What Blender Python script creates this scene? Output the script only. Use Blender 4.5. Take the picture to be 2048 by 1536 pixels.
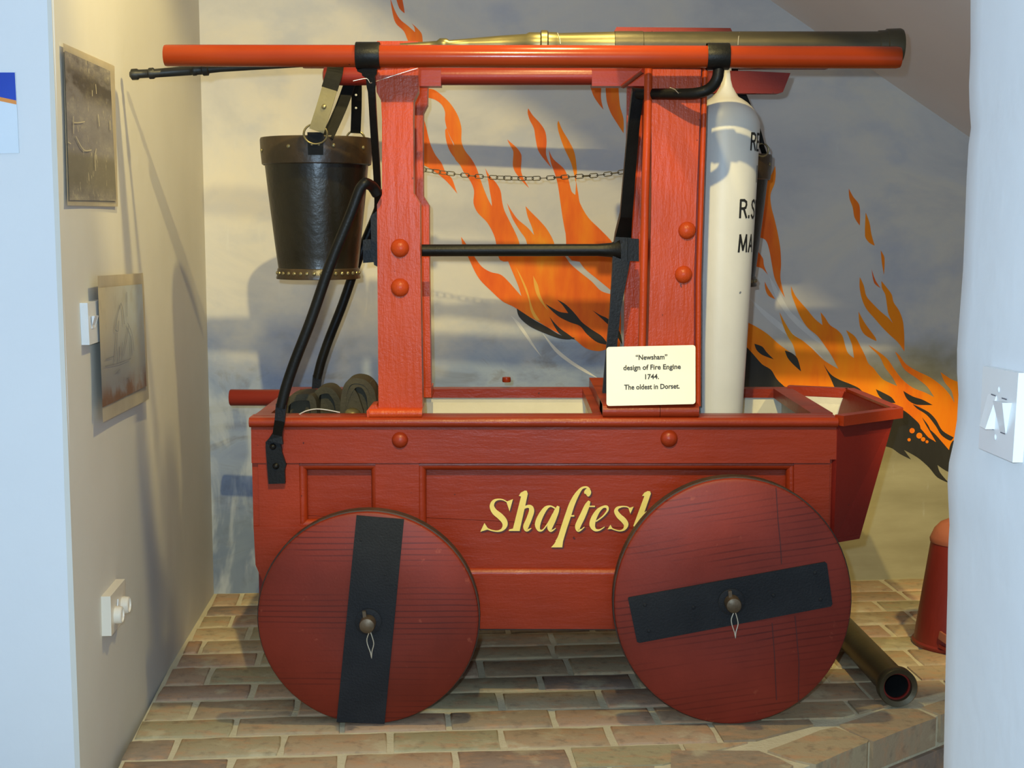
import bpy, bmesh, math, random
from mathutils import Vector, Matrix
from mathutils.geometry import tessellate_polygon
random.seed(7)
SC = bpy.context.scene
for o in list(bpy.data.objects): bpy.data.objects.remove(o)
COL = SC.collection

# ------------------------------------------------------------------ camera, light, exposure
FPX, HOR, CH = 2800.0, 440.0, 1.06
TH = math.atan((768 - HOR) / FPX)
cam = bpy.data.cameras.new('camera'); camo = bpy.data.objects.new('camera', cam); COL.objects.link(camo)
cam.sensor_width = 36.0; cam.lens = 36.0 * FPX / 2048.0; cam.clip_start = 0.02
camo.location = (0, 0, CH); camo.rotation_euler = (math.pi / 2 - TH, 0, 0)
SC.camera = camo
SC.view_settings.view_transform = 'Standard'; SC.view_settings.look = 'None'
SC.view_settings.gamma = 1.0; SC.view_settings.use_curve_mapping = False
SC.view_settings.exposure = 0.1
w = bpy.data.worlds.new('world'); SC.world = w; w.use_nodes = True
bgn = w.node_tree.nodes['Background']
bgn.inputs[0].default_value = (0.70, 0.85, 1.0, 1); bgn.inputs[1].default_value = 0.56

def lamp(name, kind, loc, energy, color, aim=None, size=0.03, cone=None, blend=0.3):
    d = bpy.data.lights.new(name, kind); d.energy = energy; d.color = color
    d.shadow_soft_size = size
    if kind == 'SPOT':
        d.spot_size = math.radians(cone); d.spot_blend = blend
    o = bpy.data.objects.new(name, d); COL.objects.link(o); o.location = loc
    if aim is not None:
        o.rotation_euler = (Vector(aim) - Vector(loc)).to_track_quat('-Z', 'Y').to_euler()
    return o
lamp('camera_flash', 'POINT', (-0.045, 0.02, CH + 0.055), 112.0, (0.56, 0.78, 1.0), size=0.012)
lamp('ceiling_spot', 'SPOT', (0.0, 0.9, 2.6), 235.0, (1.0, 0.80, 0.32), aim=(0.02, 4.0, 1.0), size=0.022, cone=48, blend=0.2)
lamp('niche_downlight', 'SPOT', (0.12, 2.72, 2.08), 40.0, (1.0, 0.81, 0.32), aim=(0.12 - 0.42, 2.72 - 0.03, 2.08 - 0.9), size=0.03, cone=116, blend=0.35)
lamp('side_downlight', 'SPOT', (1.12, 2.5, 1.40), 55.0, (1.0, 0.80, 0.32), aim=(1.02, 3.85, 0.0), size=0.03, cone=46, blend=0.5)

# ------------------------------------------------------------------ projection helpers (photo pixels -> places)
def ray(px, py):
    a = (px - 1024) / FPX; b = (768 - py) / FPX
    return Vector((a, b * math.sin(TH) + math.cos(TH), b * math.cos(TH) - math.sin(TH)))
CAM = Vector((0, 0, CH))
def P(px, py, Y):
    d = ray(px, py); return CAM + d * (Y / d.y)
def PZ(px, py, Z):
    d = ray(px, py); return CAM + d * ((Z - CH) / d.z)
C0 = Vector((-0.854, 3.914, 0)); AN = math.radians(4.66)
U = Vector((math.cos(AN), math.sin(AN), 0)); V = Vector((-math.sin(AN), math.cos(AN), 0))
LW = Vector((0.067, -1.293, 0)).normalized(); LN = Vector((-LW.y, LW.x, 0))   # left wall: direction to camera, normal into niche
def hit(px, py, p0, n):
    d = ray(px, py); return CAM + d * ((p0 - CAM).dot(n) / d.dot(n))
def PB(px, py, off=0.0): return hit(px, py, C0 - V * off, V)
def PL(px, py, off=0.0): return hit(px, py, C0 + LN * off, LN)

# ------------------------------------------------------------------ materials
def lin(c):
    return tuple(((x / 255) / 12.92 if x / 255 <= 0.04045 else ((x / 255 + 0.055) / 1.055) ** 2.4) for x in c[:3]) + (1,)
class G:
    def __init__(s, name):
        s.m = bpy.data.materials.new(name); s.m.use_nodes = True; s.t = s.m.node_tree
        s.b = s.t.nodes['Principled BSDF']; s.co = None
    def n(s, typ, **kw):
        nd = s.t.nodes.new(typ)
        for k, v in kw.items():
            if k.startswith('_'): setattr(nd, k[1:], v)
            else:
                i = nd.inputs[k.replace('__', ' ')] if not k.startswith('i') or not k[1:].isdigit() else nd.inputs[int(k[1:])]
                if hasattr(v, 'is_output'): s.t.links.new(v, i)
                else: i.default_value = v
        return nd
    def coord(s, scale=(1, 1, 1), rot=(0, 0, 0), loc=(0, 0, 0), kind='Object'):
        tc = s.n('ShaderNodeTexCoord')
        return s.n('ShaderNodeMapping', Vector=tc.outputs[kind], Scale=scale, Rotation=rot, Location=loc).outputs[0]
    def noise(s, co, scale, detail=4.0, rough=0.55, dist=0.0):
        return s.n('ShaderNodeTexNoise', Vector=co, Scale=scale, Detail=detail, Roughness=rough, Distortion=dist).outputs[0]
    def ramp(s, fac, stops):
        r = s.n('ShaderNodeValToRGB', Fac=fac); e = r.color_ramp.elements
        while len(e) < len(stops): e.new(0.5)
        for q, (p, c) in zip(e, stops): q.position = p; q.color = c if len(c) == 4 else tuple(c) + (1,)
        return r.outputs[0]
    def step(s, fac, a, b):
        return s.n('ShaderNodeMapRange', _interpolation_type='SMOOTHSTEP', Value=fac, From__Min=a, From__Max=b).outputs[0]
    def mix(s, fac, a, b, mode='MIX'):
        m = s.n('ShaderNodeMix', _data_type='RGBA', _blend_type=mode)
        for idx, v in ((0, fac), (6, a), (7, b)):
            if hasattr(v, 'is_output'): s.t.links.new(v, m.inputs[idx])
            else: m.inputs[idx].default_value = v
        return m.outputs[2]
    def math(s, op, a, b=0.0):
        m = s.n('ShaderNodeMath', _operation=op)
        for idx, v in ((0, a), (1, b)):
            if hasattr(v, 'is_output'): s.t.links.new(v, m.inputs[idx])
            else: m.inputs[idx].default_value = v
        return m.outputs[0]
    def bump(s, h, strength, dist=0.002, normal=None):
        b = s.n('ShaderNodeBump', Height=h, Strength=strength, Distance=dist)
        if normal: s.t.links.new(normal, b.inputs['Normal'])
        return b.outputs[0]
    def out(s, color=None, rough=None, normal=None, metal=0, coat=0, spec=None):
        for k, v in (('Base Color', color), ('Roughness', rough), ('Normal', normal), ('Metallic', metal), ('Coat Weight', coat), ('Specular IOR Level', spec)):
            if v is None: continue
            if hasattr(v, 'is_output'): s.t.links.new(v, s.b.inputs[k])
            else: s.b.inputs[k].default_value = v
        return s.m

def simple(name, c1, c2, scale=8, rough=0.5, metal=0, bump=0.1, bscale=60, stretch=(1, 1, 1), coat=0, spec=0.5, dist=0.002):
    g = G(name); co = g.coord(stretch)
    f = g.noise(co, scale, 5)
    col = g.ramp(f, [(0.3, lin(c1)), (0.7, lin(c2))])
    nb = g.bump(g.noise(co, bscale, 4), bump, dist)
    return g.out(col, rough, nb, metal, coat, spec)

def red_paint(name, c1, c2, stretch, rough=0.34, bumpk=0.35, grain=0.25, spec=0.3):
    g = G(name); co = g.coord(stretch); co1 = g.coord()
    f = g.noise(co1, 3.0, 5, 0.6)
    col = g.ramp(f, [(0.3, lin(c1)), (0.7, lin(c2))])
    chips = g.step(g.noise(co1, 55, 3, 0.5), 0.74, 0.77)
    col = g.mix(chips, col, lin((80, 30, 24)))
    h1 = g.noise(co, 60, 5, 0.6); h2 = g.noise(co1, 190, 3, 0.6); h3 = g.noise(co, 14, 3, 0.5)
    n1 = g.bump(h3, grain, 0.004); n2 = g.bump(h1, bumpk, 0.0022, n1); n3 = g.bump(h2, bumpk * 0.7, 0.0010, n2)
    rg = g.n('ShaderNodeMapRange', Value=g.noise(co1, 9, 4), To__Min=rough - 0.08, To__Max=rough + 0.12).outputs[0]
    return g.out(col, rg, n3, 0, 0.0, spec)

RED_H = red_paint('red_paint_long_grain', (122, 38, 13), (143, 47, 17), (0.18, 1, 1), rough=0.32, bumpk=0.45)
RED_V = red_paint('red_paint_upright_grain', (164, 57, 18), (184, 68, 24), (1, 1, 0.15), rough=0.3, bumpk=0.8, spec=0.24)
RED_POLE = red_paint('red_paint_pole', (132, 44, 13), (150, 54, 16), (0.1, 1, 1), rough=0.2, bumpk=0.06, grain=0.04)
RED_DEEP = red_paint('red_paint_deep', (104, 24, 17), (120, 30, 20), (0.25, 1, 1), rough=0.45)
RED_BEAM = red_paint('red_paint_beam', (118, 34, 25), (134, 42, 30), (0.1, 1, 1), rough=0.32, bumpk=0.25)

def wheel_paint(name, rot, c1, c2):
    g = G(name); co = g.coord()
    col = g.ramp(g.noise(co, 5, 5), [(0.3, lin(c1)), (0.7, lin(c2))])
    wv = g.n('ShaderNodeTexWave', _wave_type='BANDS', _bands_direction='Z', Vector=g.coord((0.25, 0.25, 1), rot=(0, rot, 0)), Scale=26.0, Distortion=2.6, Detail=2.0, Detail__Scale=0.6)
    gr = wv.outputs['Fac']; am = g.step(g.noise(g.coord((0.2, 1, 1), rot=(0, rot, 0)), 14, 3), 0.38, 0.66)
    gl = g.math('MULTIPLY', g.step(gr, 0.80, 0.98), am)
    col = g.mix(g.math('MULTIPLY', gl, 0.62), col, lin((62, 18, 15)))
    wear = g.step(g.noise(co, 38, 4), 0.68, 0.76)
    col = g.mix(g.math('MULTIPLY', wear, 0.35), col, lin((166, 84, 60)))
    nb = g.bump(gl, -0.5, 0.001); nb = g.bump(g.noise(co, 160, 3), 0.25, 0.001, nb)
    return g.out(col, 0.48, nb, 0, 0, 0.3)
WHEEL = wheel_paint('red_paint_wheel_boards', 0.0, (108, 35, 20), (130, 44, 27))
WHEEL_B = wheel_paint('red_paint_big_wheel_boards', 0.55, (110, 36, 24), (134, 47, 33))
IRON = simple('black_iron', (12, 12, 12), (20, 20, 19), 20, 0.42, 0.0, 0.5, 190, spec=0.22, dist=0.001)
STRAP_IRON = simple('dull_black_iron', (30, 31, 33), (38, 39, 41), 12, 0.6, 0.0, 0.6, 220, spec=0.2)
TYRE = simple('rusty_dark_iron', (44, 34, 28), (70, 50, 38), 30, 0.6, 0.2, 0.4, 90)
RUST = simple('greased_steel', (84, 74, 58), (120, 100, 78), 40, 0.42, 0.6, 0.3, 120)
BRASS = simple('aged_brass', (104, 96, 64), (132, 122, 84), 14, 0.36, 0.75, 0.15, 90, (0.3, 1, 1))
BRASS_DARK = simple('dark_bronzed_brass', (60, 55, 42), (92, 84, 62), 10, 0.42, 0.55, 0.2, 90, (0.4, 1, 1))
NOZZLE = simple('blackened_metal', (34, 34, 32), (52, 52, 46), 14, 0.45, 0.4, 0.2, 80)
LEATHER = simple('black_leather', (16, 16, 12), (31, 29, 22), 9, 0.30, 0.0, 0.35, 60, spec=0.5, dist=0.003)
LEATHER_BAND = simple('brown_leather_band', (32, 26, 19), (66, 51, 32), 14, 0.34, 0.0, 0.4, 70)
LEATHER_OLIVE = simple('worn_olive_leather', (96, 88, 54), (128, 118, 74), 12, 0.45, 0.0, 0.2, 70)
LEATHER_STRAP = simple('dark_strap_leather', (14, 14, 13), (24, 23, 20), 16, 0.55, 0.0, 0.3, 80, spec=0.12)
BUCKLE = simple('dull_buckle_metal', (120, 112, 84), (160, 150, 112), 20, 0.38, 0.8, 0.2, 90)
CANVAS = simple('olive_canvas_hose', (42, 39, 24), (68, 61, 38), 16, 0.75, 0, 0.6, 160)
CREAM = simple('cream_lining_paint', (206, 200, 178), (222, 216, 196), 6, 0.6, 0, 0.3, 50)
GREYL = simple('grey_lining_paint', (178, 176, 168), (200, 198, 190), 9, 0.65, 0, 0.4, 50)
WIRE = simple('bright_tie_wire', (206, 200, 180), (226, 222, 206), 20, 0.35, 0.6, 0.0, 50)
CHAIN = simple('dark_chain_metal', (60, 54, 42), (92, 84, 62), 30, 0.4, 0.7, 0.1, 90)
GOLD = simple('cream_yellow_lettering', (222, 196, 96), (234, 210, 116), 20, 0.5, 0, 0.1, 90)
SHADE = simple('dark_lettering_edge', (66, 22, 18), (80, 28, 22), 20, 0.5, 0, 0.1, 90)
CARD = simple('ivory_card', (236, 230, 204), (242, 236, 212), 5, 0.4, 0, 0.02, 60)
INK = simple('black_ink', (42, 40, 34), (52, 50, 42), 20, 0.6, 0, 0.0, 60)
BLACKINK = simple('black_stencil_ink', (24, 24, 24), (34, 34, 34), 20, 0.6, 0, 0.0, 60)
PLASTIC = simple('white_plastic', (222, 222, 220), (228, 228, 226), 6, 0.3, 0, 0.02, 60)
PLASTIC_B = simple('ivory_plastic', (226, 216, 196), (232, 222, 204), 6, 0.35, 0, 0.02, 60)
SLOT = simple('dark_slot', (90, 92, 100), (100, 102, 110), 6, 0.6, 0, 0.02, 60)
EXT_RED = simple('worn_red_enamel', (110, 34, 26), (140, 46, 34), 7, 0.38, 0, 0.35, 70, (1, 1, 0.3))
EXT_CAP = simple('faded_red_cap', (150, 82, 58), (176, 104, 76), 9, 0.45, 0, 0.4, 60)

def vessel_mat():
    g = G('chipped_white_paint'); co = g.coord()
    col = g.ramp(g.noise(co, 6, 5), [(0.3, lin((214, 212, 204))), (0.7, lin((228, 225, 216)))])
    ch = g.step(g.noise(co, 34, 3, 0.45), 0.735, 0.755)
    col = g.mix(ch, col, lin((120, 124, 134)))
    nb = g.bump(g.noise(g.coord((1, 1, 0.3)), 40, 4), 0.25, 0.002)
    return g.out(col, 0.42, nb)
VESSEL = vessel_mat()

def plaster(name, c1, c2, b=0.35):
    g = G(name); co = g.coord()
    col = g.ramp(g.noise(co, 2.2, 5), [(0.3, lin(c1)), (0.7, lin(c2))])
    nb = g.bump(g.noise(co, 5, 4), b, 0.010); nb = g.bump(g.noise(co, 120, 3), 0.15, 0.001, nb)
    return g.out(col, 0.75, nb, 0, 0, 0.25)
WALL_L = plaster('cream_plaster', (206, 201, 190), (214, 209, 198))
WALL_N = plaster('white_plaster', (216, 217, 219), (222, 223, 224))
CEIL = plaster('pale_ceiling_plaster', (226, 216, 210), (232, 222, 216), 0.15)

def mural():
    g = G('painted_sky_mural'); co = g.coord()
    xyz = g.n('ShaderNodeSeparateXYZ', Vector=co); x, z = xyz.outputs[0], xyz.outputs[2]
    d = g.noise(g.coord((1, 1, 1.3)), 3.0, 5, 0.6)
    wob = g.math('MULTIPLY', g.math('SUBTRACT', d, 0.5), 0.5)
    zz = g.math('ADD', z, wob); xx = g.math('ADD', x, wob)
    cl = g.noise(g.coord((1, 1, 1.6)), 2.3, 6, 0.6, 0.6)
    col = g.ramp(cl, [(0.30, lin((188, 187, 188))), (0.48, lin((206, 202, 196))), (0.60, lin((214, 207, 194))), (0.74, lin((198, 194, 190)))])
    blue = g.step(g.noise(g.coord((1.0, 1, 1.4), loc=(3, 0, 1)), 3.1, 5), 0.54, 0.70)
    col = g.mix(g.math('MULTIPLY', blue, 0.55), col, lin((172, 178, 192)))
    # painted smoke and haze low on the wall, scrubby ground to the right, dark rubble at the foot on the left
    smoke = g.math('MULTIPLY', g.step(zz, 0.86, 0.62), g.step(xx, 0.80, 0.5))
    scol = g.ramp(g.noise(g.coord((1, 1, 1.5)), 5.5, 5, 0.6, 1.0), [(0.32, lin((104, 116, 142))), (0.46, lin((126, 146, 182))), (0.58, lin((142, 160, 190))), (0.70, lin((112, 118, 132)))])
    col = g.mix(g.math('MULTIPLY', smoke, 0.88), col, scol)
    low = g.math('MULTIPLY', g.step(zz, 0.36, 0.18), g.step(xx, 0.75, 0.5))
    col = g.mix(g.math('MULTIPLY', low, 0.7), col, lin((112, 126, 142)))
    sw = g.math('MULTIPLY', g.step(g.noise(g.coord((2.5, 1, 1.0), rot=(0, -0.25, 0)), 3.2, 4, 0.55, 0.8), 0.48, 0.66), g.math('MULTIPLY', g.step(xx, -0.55, -0.75), g.step(zz, 0.75, 0.6)))
    col = g.mix(g.math('MULTIPLY', sw, 0.6), col, lin((206, 212, 214)))
    gr = g.math('MULTIPLY', g.step(zz, 0.72, 0.52), g.step(xx, 0.55, 0.78))
    gcol = g.ramp(g.noise(g.coord((0.6, 1, 2.5)), 5, 5), [(0.3, lin((142, 134, 104))), (0.7, lin((170, 162, 130)))])
    col = g.mix(gr, col, gcol)
    st = g.step(g.noise(g.coord((5, 1, 1.1), rot=(0, 0.5, 0)), 6, 5, 0.65), 0.62, 0.78)
    col = g.mix(g.math('MULTIPLY', st, 0.30), col, lin((214, 214, 210)))
    nb = g.bump(g.noise(co, 6, 4), 0.25, 0.006)
    return g.out(col, 0.7, nb, 0, 0, 0.25)
MURAL = mural()
def flame_mat(name, stops):
    g = G(name)
    f = g.noise(g.coord((3.0, 1, 0.8), rot=(0, -0.5, 0)), 4.5, 5, 0.55)
    return g.out(g.ramp(f, stops), 0.6, None, 0, 0, 0.25)
FLAME = flame_mat('flame_orange_paint', [(0.30, lin((222, 88, 22))), (0.5, lin((240, 112, 22))), (0.64, lin((246, 134, 24))), (0.76, lin((246, 166, 40)))])
FLAME_A = flame_mat('flame_amber_paint', [(0.28, lin((238, 104, 16))), (0.42, lin((250, 132, 8))), (0.62, lin((252, 148, 10))), (0.78, lin((246, 174, 40)))])
FLAME_Y = flame_mat('flame_yellow_paint', [(0.3, lin((236, 160, 50))), (0.7, lin((242, 184, 84)))])
ASH = flame_mat('charred_black_paint', [(0.3, lin((44, 42, 38))), (0.7, lin((58, 56, 52)))])

def brick_mat():
    g = G('worn_paving_brick'); co = g.coord()
    rnd = g.n('ShaderNodeObjectInfo').outputs['Random']
    tone = g.ramp(rnd, [(0.0, lin((162, 142, 114))), (0.2, lin((192, 166, 132))), (0.38, lin((174, 164, 128))), (0.55, lin((188, 156, 128))), (0.72, lin((146, 128, 112))), (0.86, lin((200, 180, 142))), (1.0, lin((180, 146, 122)))])
    wco = g.n('ShaderNodeNewGeometry').outputs['Position']
    f = g.noise(g.n('ShaderNodeMapping', Vector=wco, Scale=(1, 2.2, 1)).outputs[0], 14, 6, 0.65)
    col = g.mix(g.math('MULTIPLY', g.step(f, 0.46, 0.68), 0.65), tone, lin((202, 154, 114)))
    f2 = g.noise(wco, 34, 5, 0.6)
    col = g.mix(g.math('MULTIPLY', g.step(f2, 0.50, 0.72), 0.42), col, lin((112, 98, 84)))
    f3 = g.noise(wco, 9, 5, 0.6)
    col = g.mix(g.math('MULTIPLY', g.step(f3, 0.54, 0.68), 0.6), col, lin((206, 194, 158)))
    nb = g.bump(g.noise(wco, 60, 5, 0.7), 0.6, 0.003); 
    return g.out(col, 0.8, nb, 0, 0, 0.2)
BRICK = brick_mat()
MORTAR = simple('sandy_mortar', (204, 192, 158), (222, 210, 176), 14, 0.9, 0, 0.7, 140, dist=0.003)
CONC = simple('dull_concrete', (126, 122, 114), (142, 138, 130), 6, 0.85, 0, 0.4, 40)

# ------------------------------------------------------------------ mesh helpers
def link(name, me, mat, parent=None, smooth=False):
    if mat is not None and len(me.materials) == 0: me.materials.append(mat)
    o = bpy.data.objects.new(name, me); COL.objects.link(o)
    if smooth:
        for p in me.polygons: p.use_smooth = True
    if parent is not None: adopt(o, parent)
    return o
def adopt(o, parent):
    o.parent = parent
    m = Matrix.Identity(4); q = parent
    while q is not None:
        m = q.matrix_basis @ m if q.parent is None else q.matrix_parent_inverse @ q.matrix_basis @ m
        q = q.parent
    o.matrix_parent_inverse = m.inverted()
def obj(name, bm, mat, parent=None, smooth=False, bev=0.0, seg=2, recenter=True, norm=True):
    if bev > 0:
        es = [e for e in bm.edges if len(e.link_faces) == 2 and e.calc_face_angle(0) > 0.6]
        bmesh.ops.bevel(bm, geom=es, offset=bev, segments=seg, profile=0.5, affect='EDGES', clamp_overlap=True)
    if norm: bmesh.ops.recalc_face_normals(bm, faces=bm.faces[:])
    me = bpy.data.meshes.new(name)
    bm.to_mesh(me); bm.free()
    o = link(name, me, mat, None, smooth)
    if smooth:
        try: me.set_sharp_from_angle(angle=math.radians(42))
        except Exception: pass
    if recenter and len(me.vertices):
        c = Vector((0, 0, 0)); 
        lo = Vector([min(v.co[i] for v in me.vertices) for i in range(3)]); hi = Vector([max(v.co[i] for v in me.vertices) for i in range(3)])
        c = (lo + hi) / 2; c.z = lo.z
        # textures use object coordinates: keep mesh in place for world-sized patterns
    if parent is not None: adopt(o, parent)
    return o
def thing(name, label, cat, loc, group=None):
    o = bpy.data.objects.new(name, None); COL.objects.link(o); o.location = loc; o.empty_display_size = 0.05
    return tag(o, label, cat, group)
def tag(o, label, cat, group=None):
    o['label'] = label; o['category'] = cat
    if group: o['group'] = group
    return o
def struct(o): o['kind'] = 'structure'; return o

def bm_box(x0, x1, y0, y1, z0, z1, bm=None):
    bm = bm or bmesh.new()
    v = [bm.verts.new(c) for c in ((x0, y0, z0), (x1, y0, z0), (x1, y1, z0), (x0, y1, z0), (x0, y0, z1), (x1, y0, z1), (x1, y1, z1), (x0, y1, z1))]
    for f in ((3, 2, 1, 0), (4, 5, 6, 7), (0, 1, 5, 4), (1, 2, 6, 5), (2, 3, 7, 6), (3, 0, 4, 7)): bm.faces.new([v[i] for i in f])
    return bm
def bm_loops(loops, cap=True, bm=None, closed=True):
    bm = bm or bmesh.new(); R = [[bm.verts.new(c) for c in l] for l in loops]; n = len(R[0])
    for a, b in zip(R, R[1:]):
        for i in range(n if closed else n - 1): bm.faces.new((a[i], a[(i + 1) % n], b[(i + 1) % n], b[i]))
    if cap: bm.faces.new(R[0][::-1]); bm.faces.new(R[-1])
    return bm
def bm_prism(pts, ext, bm=None):
    """polygon of 3D points pushed along the vector ext"""
    ext = Vector(ext); return bm_loops([pts, [Vector(p) + ext for p in pts]], True, bm)
def bm_px(poly, Y, thick, bm=None):
    return bm_prism([P(x, y, Y) for x, y in poly], (0, thick, 0), bm)
def frames(path):
    path = [Vector(p) for p in path]; T = []
    for i in range(len(path)):
        a = path[max(i - 1, 0)]; b = path[min(i + 1, len(path) - 1)]; T.append((b - a).normalized())
    up = Vector((0, 0, 1)) if abs(T[0].z) < 0.9 else Vector((0, 1, 0))
    N = [(up - T[0] * up.dot(T[0])).normalized()]
    for i in range(1, len(path)):
        n = N[-1] - T[i] * N[-1].dot(T[i]); N.append(n.normalized())
    return path, T, N
def bm_tube(path, rad, seg=14, bm=None, cap=True):
    path, T, N = frames(path); loops = []
    for i, p in enumerate(path):
        r = rad[i] if isinstance(rad, (list, tuple)) else rad
        ra, rb = r if isinstance(r, (list, tuple)) else (r, r)
        B = T[i].cross(N[i])
        loops.append([p + N[i] * (ra * math.cos(2 * math.pi * k / seg)) + B * (rb * math.sin(2 * math.pi * k / seg)) for k in range(seg)])
    return bm_loops(loops, cap, bm)
def bm_bar(path, w, t, side=None, bm=None):
    """rectangular bar swept along a path: w across (along side), t thick"""
    path = [Vector(p) for p in path]; loops = []
    for i, p in enumerate(path):
        T = (path[min(i + 1, len(path) - 1)] - path[max(i - 1, 0)]).normalized()
        S = Vector(side) if side else Vector((1, 0, 0)); S = (S - T * S.dot(T)).normalized(); B = T.cross(S)
        ww = w[i] if isinstance(w, (list, tuple)) else w
        loops.append([p + S * ww / 2 + B * t / 2, p - S * ww / 2 + B * t / 2, p - S * ww / 2 - B * t / 2, p + S * ww / 2 - B * t / 2])
    return bm_loops(loops, True, bm)
def bm_lathe(prof, c, axis=(0, 0, 1), seg=40, bm=None, cap=True, sx=1.0, sy=1.0):
    c = Vector(c); A = Vector(axis).normalized()
    X = Vector((1, 0, 0)) if abs(A.x) < 0.9 else Vector((0, 1, 0)); X = (X - A * X.dot(A)).normalized(); Y = A.cross(X)
    return bm_loops([[c + A * h + X * (r * sx * math.cos(2 * math.pi * k / seg)) + Y * (r * sy * math.sin(2 * math.pi * k / seg)) for k in range(seg)] for r, h in prof], cap, bm)
def bm_dome(c, r, axis, h=None, seg=16, rings=5, bm=None):
    h = h or r
    prof = [(r * math.cos(a), h * math.sin(a)) for a in [i * math.pi / 2 / rings for i in range(rings)]] + [(r * 0.03, h)]
    return bm_lathe(prof, c, axis, seg, bm)
def cr(pts, sub=5, closed=False, sharp=True):
    """Catmull-Rom through 2D/3D/nD points; corners tighter than ~75 degrees stay sharp"""
    pts = [Vector(p) for p in pts]; n = len(pts); out = []
    def tan(i):
        if closed: a, b = pts[(i - 1) % n], pts[(i + 1) % n]
        else:
            if i == 0 or i == n - 1: return (pts[min(i + 1, n - 1)] - pts[max(i - 1, 0)]) * 0.5
            a, b = pts[i - 1], pts[i + 1]
        if sharp:
            u1 = (pts[i] - a); u2 = (b - pts[i])
            if u1.length > 0 and u2.length > 0 and u1.normalized().dot(u2.normalized()) < 0.2: return (b - a) * 0.0
        return (b - a) * 0.5
    for i in range(n if closed else n - 1):
        p0, p1 = pts[i], pts[(i + 1) % n]; m0, m1 = tan(i), tan((i + 1) % n)
        L = (p1 - p0).length
        if m0.length > L: m0 = m0 * (L / m0.length)
        if m1.length > L: m1 = m1 * (L / m1.length)
        for k in range(sub):
            t = k / sub; t2, t3 = t * t, t * t * t
            out.append(p0 * (2 * t3 - 3 * t2 + 1) + m0 * (t3 - 2 * t2 + t) + p1 * (-2 * t3 + 3 * t2) + m1 * (t3 - t2))
    if not closed: out.append(pts[-1])
    return out

# ------------------------------------------------------------------ the setting
# back wall carrying the mural
BL = C0 - U * 0.0; BR = C0 + U * 2.6
BL = C0 - U * 0.12; dn = Vector((0, 0, -0.25))
o = obj('wall_back', bm_prism([BL + dn, BR + dn, BR + Vector((0, 0, 2.7)), BL + Vector((0, 0, 2.7))], V * 0.1), MURAL); wall_back = struct(o)
# left wall of the niche with a soft arris, then the white wall facing the camera
LB = C0 + LW * ((2.42 - C0.y) / LW.y)
def wl():
    bm = bmesh.new(); a, b = C0, LB; t = -LN * 0.12
    a = a + V * 0.005; dn = Vector((0, 0, -0.25)); return bm_prism([a + dn, b + dn, b + Vector((0, 0, 2.7)), a + Vector((0, 0, 2.7))], t, bm)
wall_left = struct(obj('wall_left', wl(), WALL_L))
def arris(px_list, fn, name, mat, build): pass
NW0 = LB - U * 0.0
def near_left():
    # plane parallel to the back wall, wavy plaster arris on its right edge
    prof = [(105, 0), (109, 120), (114, 300), (120, 450), (124, 560), (130, 700), (135, 830), (139, 980), (145, 1150), (150, 1300), (156, 1440), (160, 1536), (164, 1640)]
    e = [hit(x, y, LB, V) for x, y in prof]; top = e[0].copy(); top.z = 2.7; bot = e[-1].copy(); bot.z = -0.23
    e = [top] + e + [bot]; bm = bmesh.new(); back = V * 0.11
    rows = []
    for p in e:
        q = p - U * 1.4
        rows.append([q, p - U * 0.010, p - U * 0.002 + V * 0.002, p + V * 0.008, p - U * 0.01 + V * 0.012])
    return bm_loops(rows, False, bm, closed=False)
wall_near_left = struct(obj('wall_near_left', near_left(), WALL_N, smooth=True))
# right-hand wall beside the camera, its end a wavy plaster arris
def near_right():
    prof = [(1941, 0), (1941, 100), (1938, 170), (1939, 215), (1942, 255), (1937, 290), (1933, 360), (1929, 470), (1926, 540), (1920, 620), (1914, 700), (1914, 745), (1917, 790), (1914, 840), (1907, 885), (1898, 925), (1895, 965), (1897, 1010), (1899, 1050), (1896, 1100), (1895, 1180), (1893, 1260), (1891, 1340), (1889, 1440), (1887, 1536), (1886, 1600)]
    e = [P(x, y, 1.55) for x, y in prof]; top = e[0].copy(); top.z = 2.7; bot = e[-1].copy(); bot.z = -0.23
    e = [top] + e + [bot]; rows = []
    for p in e:
        b = 0.5 * p.x + 0.5 * 0.5
        rows.append([Vector((0.497, -0.7, p.z)), Vector((0.496, 1.0, p.z)), Vector((b * 0.4 + 0.496 * 0.6, 1.36, p.z)), Vector((p.x - 0.001, 1.51, p.z)), p, Vector((p.x + 0.012, 1.575, p.z)), Vector((p.x + 0.14, 1.59, p.z))])
    return bm_loops(rows, False, None, closed=False)
wall_right = struct(obj('wall_right', near_right(), WALL_N, smooth=True))
# sloping ceiling over the right of the niche, flat ceiling, unseen board added to shade the mural's upper right
A1, A2 = PB(1540, 0), PB(1940, 275); sl = (A2.z - A1.z) / (A2 - A1).dot(U); sA = (A1 - C0).dot(U)
zs = lambda s: A1.z + sl * (s - sA)
sTop = sA + (2.62 - A1.z) / sl
def slope_c():
    p = [C0 + U * sTop + Vector((0, 0, 2.62)), C0 + U * 2.55 + Vector((0, 0, zs(2.55)))]
    q = [x - V * 2.2 for x in p]
    return bm_prism([p[0], p[1], q[1], q[0]], (0.05, 0, 0.08))
ceiling = struct(obj('ceiling', slope_c(), CEIL))
struct(obj('ceiling_flat', bm_prism([C0 + U * (sTop + 0.03) + Vector((0, 0, 2.62)), C0 - U * 0.3 + Vector((0, 0, 2.62)), C0 - U * 0.3 - V * 3.3 + Vector((0, 0, 2.62)), C0 + U * (sTop + 0.03) - V * 3.3 + Vector((0, 0, 2.62))], (0, 0, 0.06)), CEIL))
tl = lambda x: 2.30 - 0.56 * (x - 0.146)
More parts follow.
